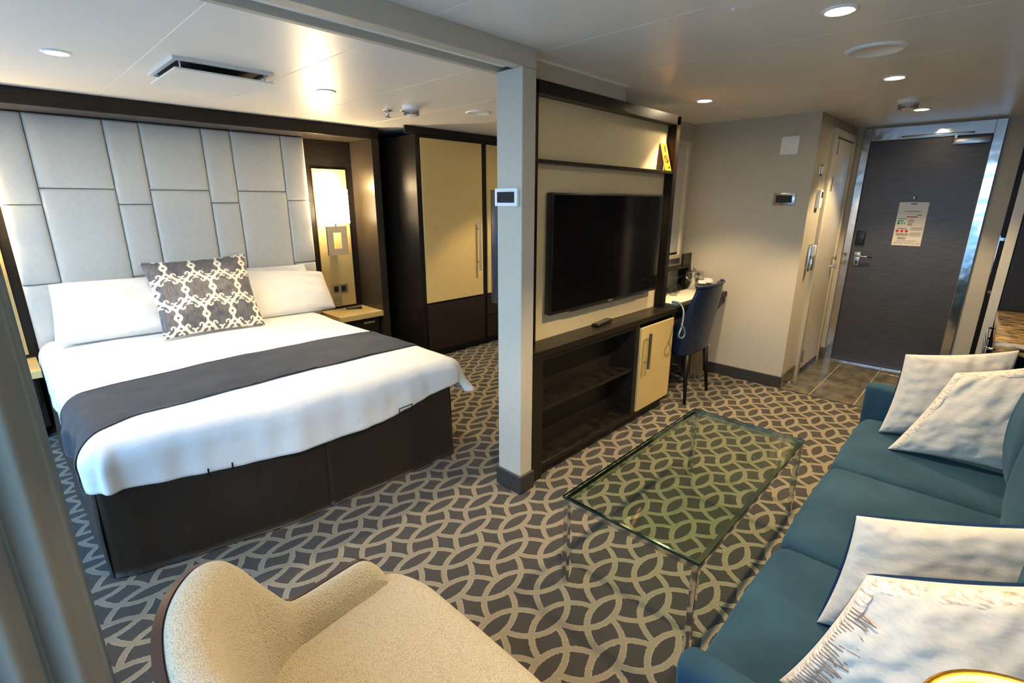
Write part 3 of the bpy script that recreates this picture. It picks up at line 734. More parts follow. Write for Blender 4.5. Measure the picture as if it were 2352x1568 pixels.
# skirt panels
def skirt_panel(pts, z0, ztop_f, seed, flare=.012):
    bm = BM(); P = []; n = len(pts)
    acc = 0
    for i, (x, y) in enumerate(pts):
        a_ = Vector(pts[min(i+1, n-1)]) - Vector(pts[max(i-1, 0)]); nn = Vector((a_.y, -a_.x)).normalized()
        if i: acc += (Vector(pts[i])-Vector(pts[i-1])).length
        row = []
        for j in range(13):
            t_ = j/12; z = ztop_f(x)*(1-t_) + z0*t_
            w = t_**.8*(flare + .022*nz3(acc*3.2, t_*.8, 0, seed) + .010*nz3(acc*9, t_*1.0, 0, seed+1))
            row.append((x+nn.x*w, y+nn.y*w, z))
        P.append(row)
    grid(bm, P); bmesh.ops.solidify(bm, geom=bm.faces[:], thickness=.004); return bm
def zs_top(x): return .43 + .03*max(0, (x-1.0)/.75)
def yl(x): return yfront(x)+.022
pl = [(.105+(.955-.105)*i/50, yl(.105+(.955-.105)*i/50)) for i in range(51)]
link('skirt_panel', skirt_panel([(.094, yl(.1)+.035), (.096, yl(.1)+.012)]+pl+[(.958, yl(.96)+.006), (.960, yl(.96)+.03)], .008, zs_top, 11), M['skirt'], bd, smooth=True)
pr = [(.962+(1.735-.962)*i/50, yl(.962+(1.735-.962)*i/50)) for i in range(51)]
link('skirt_panel', skirt_panel([(.957, yl(.96)+.03), (.959, yl(.96)+.01)]+pr, .008, zs_top, 12), M['skirt'], bd, smooth=True)
link('skirt_panel', skirt_panel([(.112, 2.50), (.112, 2.42), (.116, 2.385), (.135, 2.372), (.17, 2.366), (.22, 2.36)], .008, lambda x: .40, 15, flare=.0), M['skirt'], bd, smooth=True)
link('skirt_panel', skirt_panel([(1.738, yl(1.7)+.0)]+[(1.745, yl(1.7)+.02+2.2*i/40) for i in range(41)], .008, lambda x: .45, 13), M['skirt'], bd, smooth=True)
link('skirt_panel', skirt_panel([(.088, 4.4-2.0*i/40) for i in range(41)]+[(.088, 2.385), (.090, 2.366), (.098, 2.356)], .008, lambda x: .42, 14), M['skirt'], bd, smooth=True)
# dark handle straps peeking out below the duvet at the foot
for (x0, x1, y, z0, z1) in ((1.355, 1.438, 2.140, .375, .428),):
    bm = BM(); tube(bm, [(x0, y, z0), (x0, y, z1), (x1, y, z1+.004), (x1, y, z0+.004)], .0035, 6); link('mattress_strap', bm, M['black'], bd)
for x in (.458, .546):
    y = yfront(x)-.012
    bm = BM(); tube(bm, [(x, y, .372), (x, y-.004, .412)], .0035, 6); link('mattress_strap', bm, M['black'], bd)

# runner
def runner():
    bm = BM(); P = []
    nxr = 120; sxa, sxb = BX0-.16, BX1+.13
    for i in range(nxr+1):
        sx = sxa+(sxb-sxa)*i/nxr; t_ = (sx-BX0)/(BX1-BX0)
        ya = 2.555 + .05*t_ - .03*math.sin(PI*min(1, max(0, t_))) + .012*nz3(sx*4, 0, 0, 5) - .10*max(0, -t_)*3
        yb = 3.085 + .045*max(0, t_) + .03*math.sin(PI*min(1, max(0, t_))) + .008*nz3(sx*4, 3, 0, 5)
        if t_ < .12: ya -= .16*((.12-t_)/.2)**1.2
        P.append([Vector(bed_point(sx, ya+(yb-ya)*j/26, lift=.007)) for j in range(27)])
    grid(bm, P); bmesh.ops.solidify(bm, geom=bm.faces[:], thickness=.0035); return bm
solo('bed_runner', runner(), M['runner'], (.98, 2.85, .62), 'charcoal bed runner laid across the white duvet', 'bed runner', smooth=True)

# ================================================================ PILLOWS
def pillow_bm(c, thick, n=40, bow=.05, seed=0, side=0, wr_=.006, power=.42, corner=.0, base=None):
    """c: four corners BL, BR, TR, TL. side 0 both, 1 front only, -1 back only"""
    c = [Vector(q) for q in c]; nrm = ((c[1]-c[0]).cross(c[3]-c[0])).normalized(); bm = BM()
    def edgep(u, v):   # -1..1
        bu = 1 - bow*(1-u*u)**1.0*0; 
        uu = u*(1-bow*(1-v*v)); vv = v*(1-bow*(1-u*u))
        a_, b_ = (uu+1)/2, (vv+1)/2
        return c[0]*(1-a_)*(1-b_)+c[1]*a_*(1-b_)+c[2]*a_*b_+c[3]*(1-a_)*b_
    for s in ((1, -1) if side == 0 else (side,)):
        P = []
        for i in range(n+1):
            row = []
            for j in range(n+1):
                u = math.sin((-1+2*i/n)*PI/2); v = math.sin((-1+2*j/n)*PI/2)
                p = edgep(u, v); h = thick/2*((1-u*u)*(1-v*v))**power
                ed = min(1, 4*(1-u*u)*(1-v*v))
                w = wr_*ed*(nz3(u*2.2+.5, v*2.2, s*1.0, seed)+.6*nz3(u*6, v*6, s, seed+2)) + wr_*.8*(1-ed)*nz3(u*9, v*9, s, seed+5)*(1-max(abs(u), abs(v))**8)
                row.append(p + nrm*s*(h+w))
            P.append(row)
        grid(bm, P)
    bmesh.ops.remove_doubles(bm, verts=bm.verts, dist=.0008)
    return bm
def single_pillow(name, c, th, mat, label, cat='pillow', group=None, **k):
    cen = sum((Vector(q) for q in c), Vector())/4; loc = (cen.x, cen.y, min(q[2] for q in c))
    return solo(name, pillow_bm(c, th, **k), mat, loc, label, cat, group, smooth=True)
single_pillow('bed_pillow', [(.165, 4.13, .625), (.93, 4.09, .620), (.94, 4.36, .955), (.215, 4.38, .975)], .22, M['linen'], 'white pillow on the left side of the bed behind the patterned cushion', seed=21, wr_=.016, bow=.02, power=.36)
single_pillow('bed_pillow', [(1.36, 4.37, .65), (1.99, 4.37, .65), (1.93, 4.45, .955), (1.40, 4.45, .965)], .07, M['linen'], 'rear white pillow against the right side of the headboard', seed=22, wr_=.010, bow=.02, power=.36)
single_pillow('bed_pillow', [(1.30, 4.03, .620), (2.00, 4.07, .600), (2.00, 4.27, .895), (1.34, 4.30, .960)], .20, M['linen'], 'front white pillow right of the patterned cushion', seed=23, wr_=.014, bow=.03, power=.36)

# decorative cushion with a printed lattice
def lattice_cushion():
    c = [(.668, 3.80, .625), (1.309, 3.80, .615), (1.333, 4.10, 1.118), (.672, 4.10, 1.100)]
    bm = pillow_bm(c, .17, n=250, bow=.075, seed=31, wr_=.008, )
    cc = [Vector(q) for q in c]; cen = sum(cc, Vector())/4
    ux = (cc[1]-cc[0]).normalized(); uy = (cc[3]-cc[0]).normalized(); n3 = ux.cross(uy).normalized(); uy = n3.cross(ux)
    loc = Vector((cen.x, cen.y, .59))
    o = solo('patterned_cushion', bm, None, loc, 'square slate cushion with cream lattice pattern leaning on the bed pillows', 'cushion', smooth=True)
    me = o.data; nv = len(me.vertices); co = np.empty(nv*3); me.vertices.foreach_get('co', co); co = co.reshape(-1, 3) + np.array(loc) - np.array(cen)
    U = co @ np.array(ux); V_ = co @ np.array(uy)
    a = .164; hp = .186    # column pitch, row pitch
    U = U + .051; V_ = V_ - .205
    best = np.full(nv, 9.0)
    def seg(px, py, ax, ay, bx_, by_):
        dx, dy = bx_-ax, by_-ay; t_ = np.clip(((px-ax)*dx+(py-ay)*dy)/(dx*dx+dy*dy), 0, 1); return np.hypot(px-ax-t_*dx, py-ay-t_*dy)
    # fold into one period, test the neighbours
    for oi in (-1, 0, 1):
        for oj in (-1, 0, 1):
            for half in (0, 1):
                bx0 = np.round((U - half*a/2)/a)*a + half*a/2 + oi*a
                by0 = np.round((V_ - half*hp)/(2*hp))*2*hp + half*hp + oj*2*hp
                x = U-bx0; y = V_-by0; q = .050
                d = seg(x, y, 0, -q, 0, q) - .0080
                hexd = np.maximum(np.abs(x)*.9+np.abs(y)*.45, np.abs(y)) - .024; hexd = np.where(np.hypot(x, y) < .0065, .02, hexd)
                d = np.where(np.hypot(x, y) < .0085, .02, np.minimum(d, hexd))
                for s in (-1, 1):
                    for sy in (-1, 1):
                        ex, ey = s*a/2, sy*(hp-q)
                        d = np.minimum(d, seg(x, y, 0, sy*q, ex, ey) - .0080)
                        L_ = math.hypot(ex, ey-sy*q); tx, ty = ex/L_, (ey-sy*q)/L_; nx_, ny_ = -ty, tx
                        for f_ in (.34, .68):
                            for sd in (-1, 1):
                                kx = ex*f_ + nx_*sd*.0195 ; ky = sy*q + (ey-sy*q)*f_ + ny_*sd*.0195
                                rr = np.hypot(x-kx, y-ky); ring = np.abs(rr-.0112) - .0042
                                gap = ((x-kx)*tx + (y-ky)*ty)*(1 if f_ < .5 else -1) > .004
                                ring = np.where(gap & (((x-kx)*nx_+(y-ky)*ny_)*sd < .003), .02, ring)
                                d = np.minimum(d, ring)
                best = np.minimum(best, d)
    w = np.clip(.5 - best/.0022, 0, 1)
    colr = np.ones((nv, 4)); colr[:, 0] = colr[:, 1] = colr[:, 2] = w
    at = me.color_attributes.new('print', 'FLOAT_COLOR', 'POINT'); at.data.foreach_set('color', colr.ravel())
    m, n, l, b = new_mat('lattice_print'); at_ = n.new('ShaderNodeAttribute'); at_.attribute_name = 'print'
    g = n.new('ShaderNodeNewGeometry'); mp = n.new('ShaderNodeMapping'); mp.inputs['Scale'].default_value = (60, 10, 5); l.new(g.outputs['Position'], mp.inputs[0])
    nz = n.new('ShaderNodeTexNoise'); nz.inputs['Scale'].default_value = 3; nz.inputs['Detail'].default_value = 5; l.new(mp.outputs[0], nz.inputs[0])
    cr = n.new('ShaderNodeValToRGB'); cr.color_ramp.elements[0].color = (.045, .052, .075, 1); cr.color_ramp.elements[1].color = (.15, .145, .15, 1)
    cr.color_ramp.elements[0].position = .35; cr.color_ramp.elements[1].position = .7; l.new(nz.outputs['Fac'], cr.inputs[0])
    mx = n.new('ShaderNodeMix'); mx.data_type = 'RGBA'; l.new(at_.outputs['Fac'], mx.inputs[0]); l.new(cr.outputs[0], mx.inputs[6]); mx.inputs[7].default_value = (.78, .74, .64, 1)
    l.new(mx.outputs[2], b.inputs['Base Color']); b.inputs['Roughness'].default_value = .5; b.inputs['Sheen Weight'].default_value = .2
    me.materials.clear(); me.materials.append(m)
lattice_cushion()

# ================================================================ TELEVISION UNIT
tu = thing('television_cabinet', 'dark wood media wall unit with shelf and open lower cabinet', 'media unit', (2.6, 1.68, 0))
D = M['dark']
link('side_post', bx(1.815, 1.930, 1.680, 1.754, .752, 2.045, bev=.002), M['dark_v'], tu)
link('side_post', bx(3.335, 3.385, 1.680, 1.754, .752, 2.045, bev=.002), M['dark_v'], tu)
link('top_rail', bx(1.815, 3.385, 1.680, 1.754, 1.992, 2.050, bev=.002), D, tu)
link('back_panel', bx(1.930, 3.335, 1.744, 1.754, .752, 1.992), M['fabric_panel'], tu)
link('shelf', bx(1.930, 3.335, 1.684, 1.744, 1.682, 1.700, bev=.001, seg=1), D, tu)
link('counter', bx(1.815, 3.40, 1.595, 1.754, .715, .752, bev=.002), D, tu)
bm = BM()
box(bm, 1.815, 1.905, 1.600, 1.754, .0, .715, bev=.002); box(bm, 2.845, 2.895, 1.600, 1.754, .07, .715, bev=.002); box(bm, 3.362, 3.395, 1.600, 1.754, .07, .715, bev=.002)
box(bm, 1.905, 3.362, 1.605, 1.754, .055, .085, bev=.002); box(bm, 1.905, 2.845, 1.605, 1.754, .690, .715, bev=.002); box(bm, 1.905, 3.362, 1.740, 1.754, .085, .69)
link('lower_carcass', bm, D, tu)
link('plinth', bx(1.905, 3.32, 1.625, 1.754, 0, .055), M['dark'], tu)
link('inner_shelf', bx(1.905, 2.845, 1.612, 1.740, .395, .417, bev=.002), D, tu)
dr = link('door', bx(2.899, 3.358, 1.588, 1.603, .090, .688, bev=.001, seg=1), M['maple'], tu)
bm = BM(); box(bm, 2.945, 2.969, 1.545, 1.557, .40, .65, bev=.001, seg=1); box(bm, 2.952, 2.962, 1.557, 1.59, .435, .448); box(bm, 2.952, 2.962, 1.557, 1.59, .60, .613)
link('handle', bm, M['steel'], dr)

def tv(x0, x1, y0, y1, z0, z1, face, label):
    t = thing('television', label, 'television', ((x0+x1)/2, (y0+y1)/2, z0))
    link('housing', bx(x0, x1, y0, y1, z0, z1, bev=.004), M['black'], t, auto=40)
    b_ = .012
    if face < 0: link('screen', bx(x0+b_, x1-b_, y0-.0012, y0+.002, z0+b_*1.5, z1-b_), M['screen'], t)
    else: link('screen', bx(x0+b_, x1-b_, y1-.002, y1+.0012, z0+b_*1.5, z1-b_), M['screen'], t)
    link('lower_trim', bx((x0+x1)/2-.42, (x0+x1)/2+.42, min(y0, y1)+.002, min(y0, y1)+.012, z0-.008, z0+.002, bev=.002), M['steel'], t)
    link('badge', bx((x0+x1)/2-.025, (x0+x1)/2+.025, (y0-.002 if face < 0 else y1), (y0 if face < 0 else y1+.002), z0+.004, z0+.011), M['sock'], t)
    link('wall_mount', bx((x0+x1)/2-.15, (x0+x1)/2+.15, (y1 if face < 0 else y0-.02), (1.744 if face < 0 else y0), z0+.2, z1-.2), M['black'], t)
tv(2.060, 3.245, 1.690, 1.732, .895, 1.545, -1, 'large black television mounted on the living side media unit')
tv(1.802, 2.90, 1.836, 1.885, .98, 1.556, 1, 'bedroom television seen edge-on behind the column')

# yellow card leaning in the shelf corner
t = thing('yellow_flyer', 'yellow door card with black prohibition ring leaning on the upper shelf', 'card', (3.27, 1.70, 1.70))
P0 = Vector((3.238, 1.690, 1.7015)); dx = Vector((.085, 0, 0)); up = Vector((-.006, .048, .176)); nn = dx.cross(up).normalized()
def card_pt(a_, b_, o=0): return P0 + dx*a_ + up*b_ + nn*(o)
bm = BM(); q = [card_pt(0, 0), card_pt(1, 0), card_pt(1, 1), card_pt(0, 1)]; vs = [bm.verts.new(p) for p in q]; vb = [bm.verts.new(p-nn*.002) for p in q]
bm.faces.new(vs); bm.faces.new(vb[::-1])
for i in range(4): bm.faces.new((vs[i], vs[(i+1) % 4], vb[(i+1) % 4], vb[i]))
link('card', bm, M['yellow'], t)
bm = BM(); L1, L2 = dx.length, up.length
def disc_ring(ca, cb, r0, r1, n=28):
    ins = []; ous = []
    for i in range(n):
        a_ = 2*PI*i/n
        ins.append(bm.verts.new(card_pt(ca+r0*math.cos(a_)/L1, cb+r0*math.sin(a_)/L2, .0012))); ous.append(bm.verts.new(card_pt(ca+r1*math.cos(a_)/L1, cb+r1*math.sin(a_)/L2, .0012)))
    for i in range(n): bm.faces.new((ins[i], ous[i], ous[(i+1) % n], ins[(i+1) % n]))
disc_ring(.52, .42, .0215, .027)
def quadp(pts): bm.faces.new([bm.verts.new(card_pt(a_, b_, .0013)) for a_, b_ in pts])
quadp([(.25, .52), (.33, .54), (.80, .32), (.72, .29)]); quadp([(.45, .68), (.60, .68), (.66, .90), (.52, .90)]); quadp([(.60, .08), (.85, .08), (.85, .14), (.60, .16)])
link('symbol', bm, M['black'], t)

# ================================================================ DESK
dk = thing('desk', 'dark wall mounted desk beyond the television unit', 'desk', (3.9, 1.8, .70))
link('desktop', bx(3.402, 4.358, 1.600, 2.028, .712, .752, bev=.002), D, dk)
link('apron', bx(3.402, 4.358, 1.615, 1.640, .655, .712), D, dk)
link('side_panel', bx(3.402, 3.43, 1.76, 2.018, 0, .712), D, dk)
solo('desk_blotter', bx(3.50, 4.24, 1.655, 1.90, .7525, .757, bev=.001, seg=1), M['pad'], (3.87, 1.78, .752), 'cream rectangular writing pad on the desk', 'desk pad')
t = thing('desk_ledge', 'low dark shelf along the back of the desk', 'shelf', (3.85, 1.98, .752))
link('board', bx(3.42, 4.33, 1.935, 2.026, .935, .955, bev=.001, seg=1), D, t)
link('support', bx(4.28, 4.33, 1.935, 2.026, .7525, .935), D, t); link('support', bx(3.42, 3.46, 1.935, 2.026, .7525, .935), D, t)
link('support', bx(3.80, 3.82, 1.935, 2.026, .7525, .935), D, t)
solo('menu_stand', bx(4.19, 4.345, 1.945, 1.965, .9555, 1.06, bev=.001, seg=1), M['black'], (4.27, 1.955, .956), 'black rectangular stand on the ledge at the back of the desk', 'menu stand')
mr = thing('wall_mirror', 'tall mirror in a pale frame over the desk', 'mirror', (3.85, 2.02, 1.05))
bm = BM(); box(bm, 3.42, 3.45, 2.005, 2.029, 1.02, 1.98); box(bm, 4.22, 4.25, 2.005, 2.029, 1.02, 1.98); box(bm, 3.45, 4.22, 2.005, 2.029, 1.02, 1.05); box(bm, 3.45, 4.22, 2.005, 2.029, 1.95, 1.98)
link('frame', bm, M['cream_door'], mr); link('mirror_glass', bx(3.45, 4.22, 2.016, 2.029, 1.05, 1.95), M['mirror'], mr)

# ice bucket
bcx, bcy, z0 = 4.245, 1.86, .753
t = thing('ice_bucket', 'stainless steel ice bucket with lid on the desk', 'ice bucket', (bcx, bcy, z0))
bm = BM(); lathe(bm, bcx, bcy, [(0, z0), (.066, z0), (.068, z0+.006), (.073, z0+.15), (.076, z0+.152), (0, z0+.152)], 40); link('body', bm, M['steel'], t, auto=40)
bm = BM(); lathe(bm, bcx, bcy, [(0, z0+.172), (.02, z0+.171), (.055, z0+.164), (.075, z0+.156), (.076, z0+.152), (0, z0+.152)], 40); lathe(bm, bcx, bcy, [(0, z0+.196), (.010, z0+.194), (.014, z0+.184), (.006, z0+.176), (.008, z0+.168), (0, z0+.168)], 20); link('lid', bm, M['steel'], t, smooth=True)
for s in (-1, 1):
    bm = BM(); tube(bm, [(bcx+s*.074, bcy-.03, z0+.13), (bcx+s*.088, bcy-.03, z0+.115), (bcx+s*.088, bcy+.0, z0+.085), (bcx+s*.088, bcy+.03, z0+.115), (bcx+s*.074, bcy+.03, z0+.13)], .004, 8); link('handle', bm, M['steel'], t, smooth=True)
# service tray under the glasses
solo('service_tray', bx(4.09, 4.335, 1.655, 1.79, .7525, .762, bev=.003), M['cream_door'], (4.2, 1.72, .752), 'small pale tray under the capped tumblers on the desk', 'tray')
def tumbler(x, y, label):
    z = .763; t = thing('tumbler', label, 'glass', (x, y, z), 'capped tumblers beside the ice bucket')
    bm = BM(); lathe(bm, x, y, [(0, z), (.030, z), (.034, z+.085), (.032, z+.085), (.0285, z+.008), (0, z+.008)], 28); link('glass', bm, M['drink_glass'], t, auto=40)
    bm = BM(); lathe(bm, x, y, [(0, z+.093), (.034, z+.093), (.036, z+.088), (.036, z+.072), (.0345, z+.072), (.0345, z+.086), (0, z+.086)], 28); link('paper_cap', bm, M['white'], t, auto=40)
tumbler(4.135, 1.735, 'paper capped tumbler left of its twin on the desk tray'); tumbler(4.222, 1.715, 'paper capped tumbler right of its twin on the desk tray')
tumbler(4.290, 1.755, 'paper capped tumbler nearest the wall behind the chair')
def wineglass(x, y, label):
    z = .758; t = thing('wine_glass', label, 'glass', (x, y, z), 'upturned wine glasses on the desk')
    bm = BM(); lathe(bm, x, y, [(.031, z), (.036, z+.02), (.033, z+.05), (.018, z+.072), (.004, z+.08), (.004, z+.078), (.016, z+.070), (.031, z+.05), (.034, z+.02), (.029, z)], 28); link('bowl', bm, M['drink_glass'], t, smooth=True)
    bm = BM(); lathe(bm, x, y, [(0, z+.078), (.004, z+.08), (.0035, z+.13), (.03, z+.136), (.034, z+.138), (0, z+.139)], 28); link('stem_and_foot', bm, M['drink_glass'], t, smooth=True)
wineglass(3.955, 1.875, 'upturned wine glass nearest the ice bucket'); wineglass(3.83, 1.84, 'upturned wine glass beside the media unit post'); wineglass(3.77, 1.895, 'upturned wine glass at the back near the ledge')
# phone with coiled cord
t = thing('desk_phone', 'slim corded phone at the near end of the desk with hanging cord', 'phone', (3.53, 1.63, .752))
link('base', bx(3.42, 3.54, 1.625, 1.66, .7525, .770, bev=.004), M['phone_cord'], t, auto=40)
bm = BM(); tube(bm, [(3.415, 1.642, .786), (3.43, 1.63, .788), (3.44, 1.612, .782)], .010, 8); link('handset', bm, M['phone_cord'], t, smooth=True)
bm = BM(); pts = []
ctrl = [(3.43, 1.600, .785), (3.41, 1.560, .768), (3.38, 1.530, .735), (3.345, 1.515, .68), (3.310, 1.505, .63), (3.265, 1.500, .595), (3.270, 1.498, .570), (3.325, 1.496, .555), (3.360, 1.497, .578), (3.340, 1.499, .625), (3.305, 1.503, .655)]
for i in range(len(ctrl)-1):
    for k in range(6): pts.append(Vector(ctrl[i]).lerp(Vector(ctrl[i+1]), k/6))
for _ in range(3): pts = [pts[0]] + [(pts[i-1]+pts[i]*2+pts[i+1])/4 for i in range(1, len(pts)-1)] + [pts[-1]]
tube(bm, pts, .0065, 8); link('cord', bm, M['phone_cord'], t, smooth=True)
# waste bin
bm = BM(); lathe(bm, 4.12, 1.74, [(0, .004), (.082, .004), (.105, .275), (.108, .278), (.104, .28), (.080, .012), (0, .012)], 40)
solo('waste_bin', bm, M['steel'], (4.12, 1.74, .004), 'round stainless waste bin on the carpet under the desk', 'waste bin', auto=50)

# ================================================================ DESK CHAIR
def desk_chair():
    t = thing('desk_chair', 'navy leather desk chair with tapered dark legs facing the desk', 'chair', (3.66, 1.60, 0))
    cx, yb, hw = 3.665, 1.465, .225
    bm = BM(); P = []; NU = 40; NV = 26
    def plan(u, k, hw_):   # u -1..1 around the back, k how far sides run forward
        a_ = abs(u); s = math.copysign(1, u)
        if a_ < .6: x = s*hw_*math.sin(a_/.6*PI/2*.93)/math.sin(PI/2*.93); y = .055*(1-math.cos(a_/.6*PI/2*.93))
        else: f_ = (a_-.6)/.4; x = s*hw_*(1+.02*f_); y = .055*(1-math.cos(PI/2*.93)) + k*f_
        return x, y
    for i in range(NU+1):
        u = -1+2*i/NU; row = []
        for j in range(NV+1):
            v = j/NV; z = .375 + .535*v
            k = .32*(1-v)**2.3 + .015; hw_ = hw*(1+.03*math.sin(v*PI)) - .012*(v > .9)
            x, y = plan(u, k, hw_)
            yo = yb + .035*(1-v) - .045*v + .05*math.sin(PI*v)*(0)
            zz = z + (.022*(abs(u)**2)*0 - .02*(1-abs(u)) * 0)
            if v > .6: zz += .018*(u)*((v-.6)/.4)*0
            row.append(Vector((cx+x, yo+y, zz)))
        P.append(row)
    grid(bm, P)
    bmesh.ops.recalc_face_normals(bm, faces=bm.faces)
    bmesh.ops.solidify(bm, geom=bm.faces[:], thickness=.035)
    bmesh.ops.bevel(bm, geom=[e_ for e_ in bm.edges if len(e_.link_faces) == 2 and e_.calc_face_angle(0) > 1.0], offset=.012, segments=3, affect='EDGES')
    link('backrest', bm, M['navy_leather'], t, smooth=True)
    bm = BM(); tube(bm, [P[i][NV] + Vector((0, 0, .004)) for i in range(0, NU+1)], .010, 8); link('piping', bm, M['navy_leather'], t, smooth=True)
    link('seat', bx(cx-.20, cx+.20, 1.52, 1.95, .38, .475, bev=.03, seg=4), M['navy_leather'], t, smooth=True)
    for (x, y, x2, y2) in ((cx-.17, 1.53, cx-.195, 1.495), (cx+.17, 1.53, cx+.205, 1.495), (cx-.17, 1.90, cx-.19, 1.93), (cx+.17, 1.90, cx+.19, 1.93)):
        bm = BM(); tube(bm, [(x2, y2, 0), (x, y, .385)], [.011, .021], 12); link('leg', bm, M['dark_v'], t, smooth=True)
    bm = BM(); lathe(bm, 3.83, .395, [(0, 1.493), (.012, 1.493), (.012, 1.50), (0, 1.50)], 12, 'y'); link('rivet', bm, M['chrome'], t)
desk_chair()

# ================================================================ COFFEE TABLE
ct = thing('coffee_table', 'rectangular glass coffee table with chrome frame on the carpet', 'coffee table', (1.945, .755, 0))
tx0, tx1, ty0, ty1, tz = 1.357, 2.533, .482, 1.030, .400
bm = BM(); box(bm, tx0, tx1, ty0, ty1, tz-.010, tz)
for f in bm.faces:
    if abs(f.normal.z) < .5: f.material_index = 1
link('glass_top', bm, [M['table_glass'], M['glass_edge']], ct)
q = .022; zt = tz-.0105; bm = BM()
i_ = .004
box(bm, tx0+i_+q, tx1-i_-q, ty0+i_, ty0+i_+q*.8, zt-q, zt); box(bm, tx0+i_+q, tx1-i_-q, ty1-i_-q*.8, ty1-i_, zt-q, zt)
box(bm, tx0+i_, tx0+i_+q*.8, ty0+i_+q, ty1-i_-q, zt-q, zt); box(bm, tx1-i_-q*.8, tx1-i_, ty0+i_+q, ty1-i_-q, zt-q, zt)
link('frame_rail', bm, M['chrome'], ct)
for (x, y) in ((tx0+i_, ty0+i_), (tx1-i_-q, ty0+i_), (tx0+i_, ty1-i_-q), (tx1-i_-q, ty1-i_-q)):
    link('leg', bx(x, x+q, y, y+q, .0, zt, bev=.0015, seg=1), M['chrome'], ct)

# ================================================================ SOFA
def soft_box(x0, x1, y0, y1, z0, z1, r=.04, puff=(0, 0, 0), n=14, seed=0, wr_=.003):
    """rounded, slightly inflated cushion block"""
    bm = BM(); bmesh.ops.create_cube(bm, size=2)
    bmesh.ops.subdivide_edges(bm, edges=bm.edges[:], cuts=n, use_grid_fill=True)
    hx, hy, hz = (x1-x0)/2, (y1-y0)/2, (z1-z0)/2; c = Vector(((x0+x1)/2, (y0+y1)/2, (z0+z1)/2))
    for v in bm.verts:
        u = [math.sin(q_*PI/2*.98)/math.sin(PI/2*.98) for q_ in v.co]
        p = Vector((u[0]*hx, u[1]*hy, u[2]*hz))
        inn = Vector((max(-hx+r, min(hx-r, p.x)), max(-hy+r, min(hy-r, p.y)), max(-hz+r, min(hz-r, p.z))))
        d = p-inn
        if d.length > 1e-7: p = inn + d.normalized()*min(r, d.length if d.length < r else r)
        p.x += math.copysign(1, u[0])*puff[0]*abs(u[0])**3*(1-u[1]**2)*(1-u[2]**2)
        p.y += math.copysign(1, u[1])*puff[1]*abs(u[1])**3*(1-u[0]**2)*(1-u[2]**2)
        p.z += math.copysign(1, u[2])*puff[2]*abs(u[2])**3*(1-u[0]**2)*(1-u[1]**2)
        w = c+p; p *= 1 + wr_*nz3(w.x*6, w.y*6, w.z*6, seed)/max(hx, .1)
        v.co = c + p
    return bm
sf = thing('sofa', 'teal velvet three seat sofa along the right wall', 'sofa', (1.95, -.15, 0))
VV = M['velvet']
link('base_frame', soft_box(.93, 2.975, -.66, .285, .09, .285, .03), VV, sf, smooth=True)
for (x0, x1) in ((.925, 1.615), (1.617, 2.302), (2.304, 2.985)):
    link('seat_cushion', soft_box(x0, x1, -.36, .335, .275, .437, .052, puff=(0, .008, .010), seed=int(x0*10)), VV, sf, smooth=True)
for (x0, x1) in ((.925, 1.630), (1.632, 2.318), (2.320, 3.01)):
    link('back_cushion', soft_box(x0, x1, -.44, -.205, .425, .86, .085, puff=(0, .040, .02), seed=int(x0*10)+3), VV, sf, smooth=True)
link('back_frame', soft_box(.84, 3.09, -.72, -.43, .09, .76, .06), VV, sf, smooth=True)
link('arm', soft_box(.835, .922, -.60, .325, .09, .565, .035, seed=4), VV, sf, smooth=True)
link('arm', soft_box(2.992, 3.085, -.60, .345, .09, .60, .035, seed=5), VV, sf, smooth=True)
for (x, y) in ((.90, .24), (3.02, .24), (.90, -.66), (3.02, -.66)):
    bm = BM(); lathe(bm, x, y, [(0, 0), (.018, 0), (.024, .10), (0, .10)], 16); link('leg', bm, M['dark_v'], sf, smooth=True)

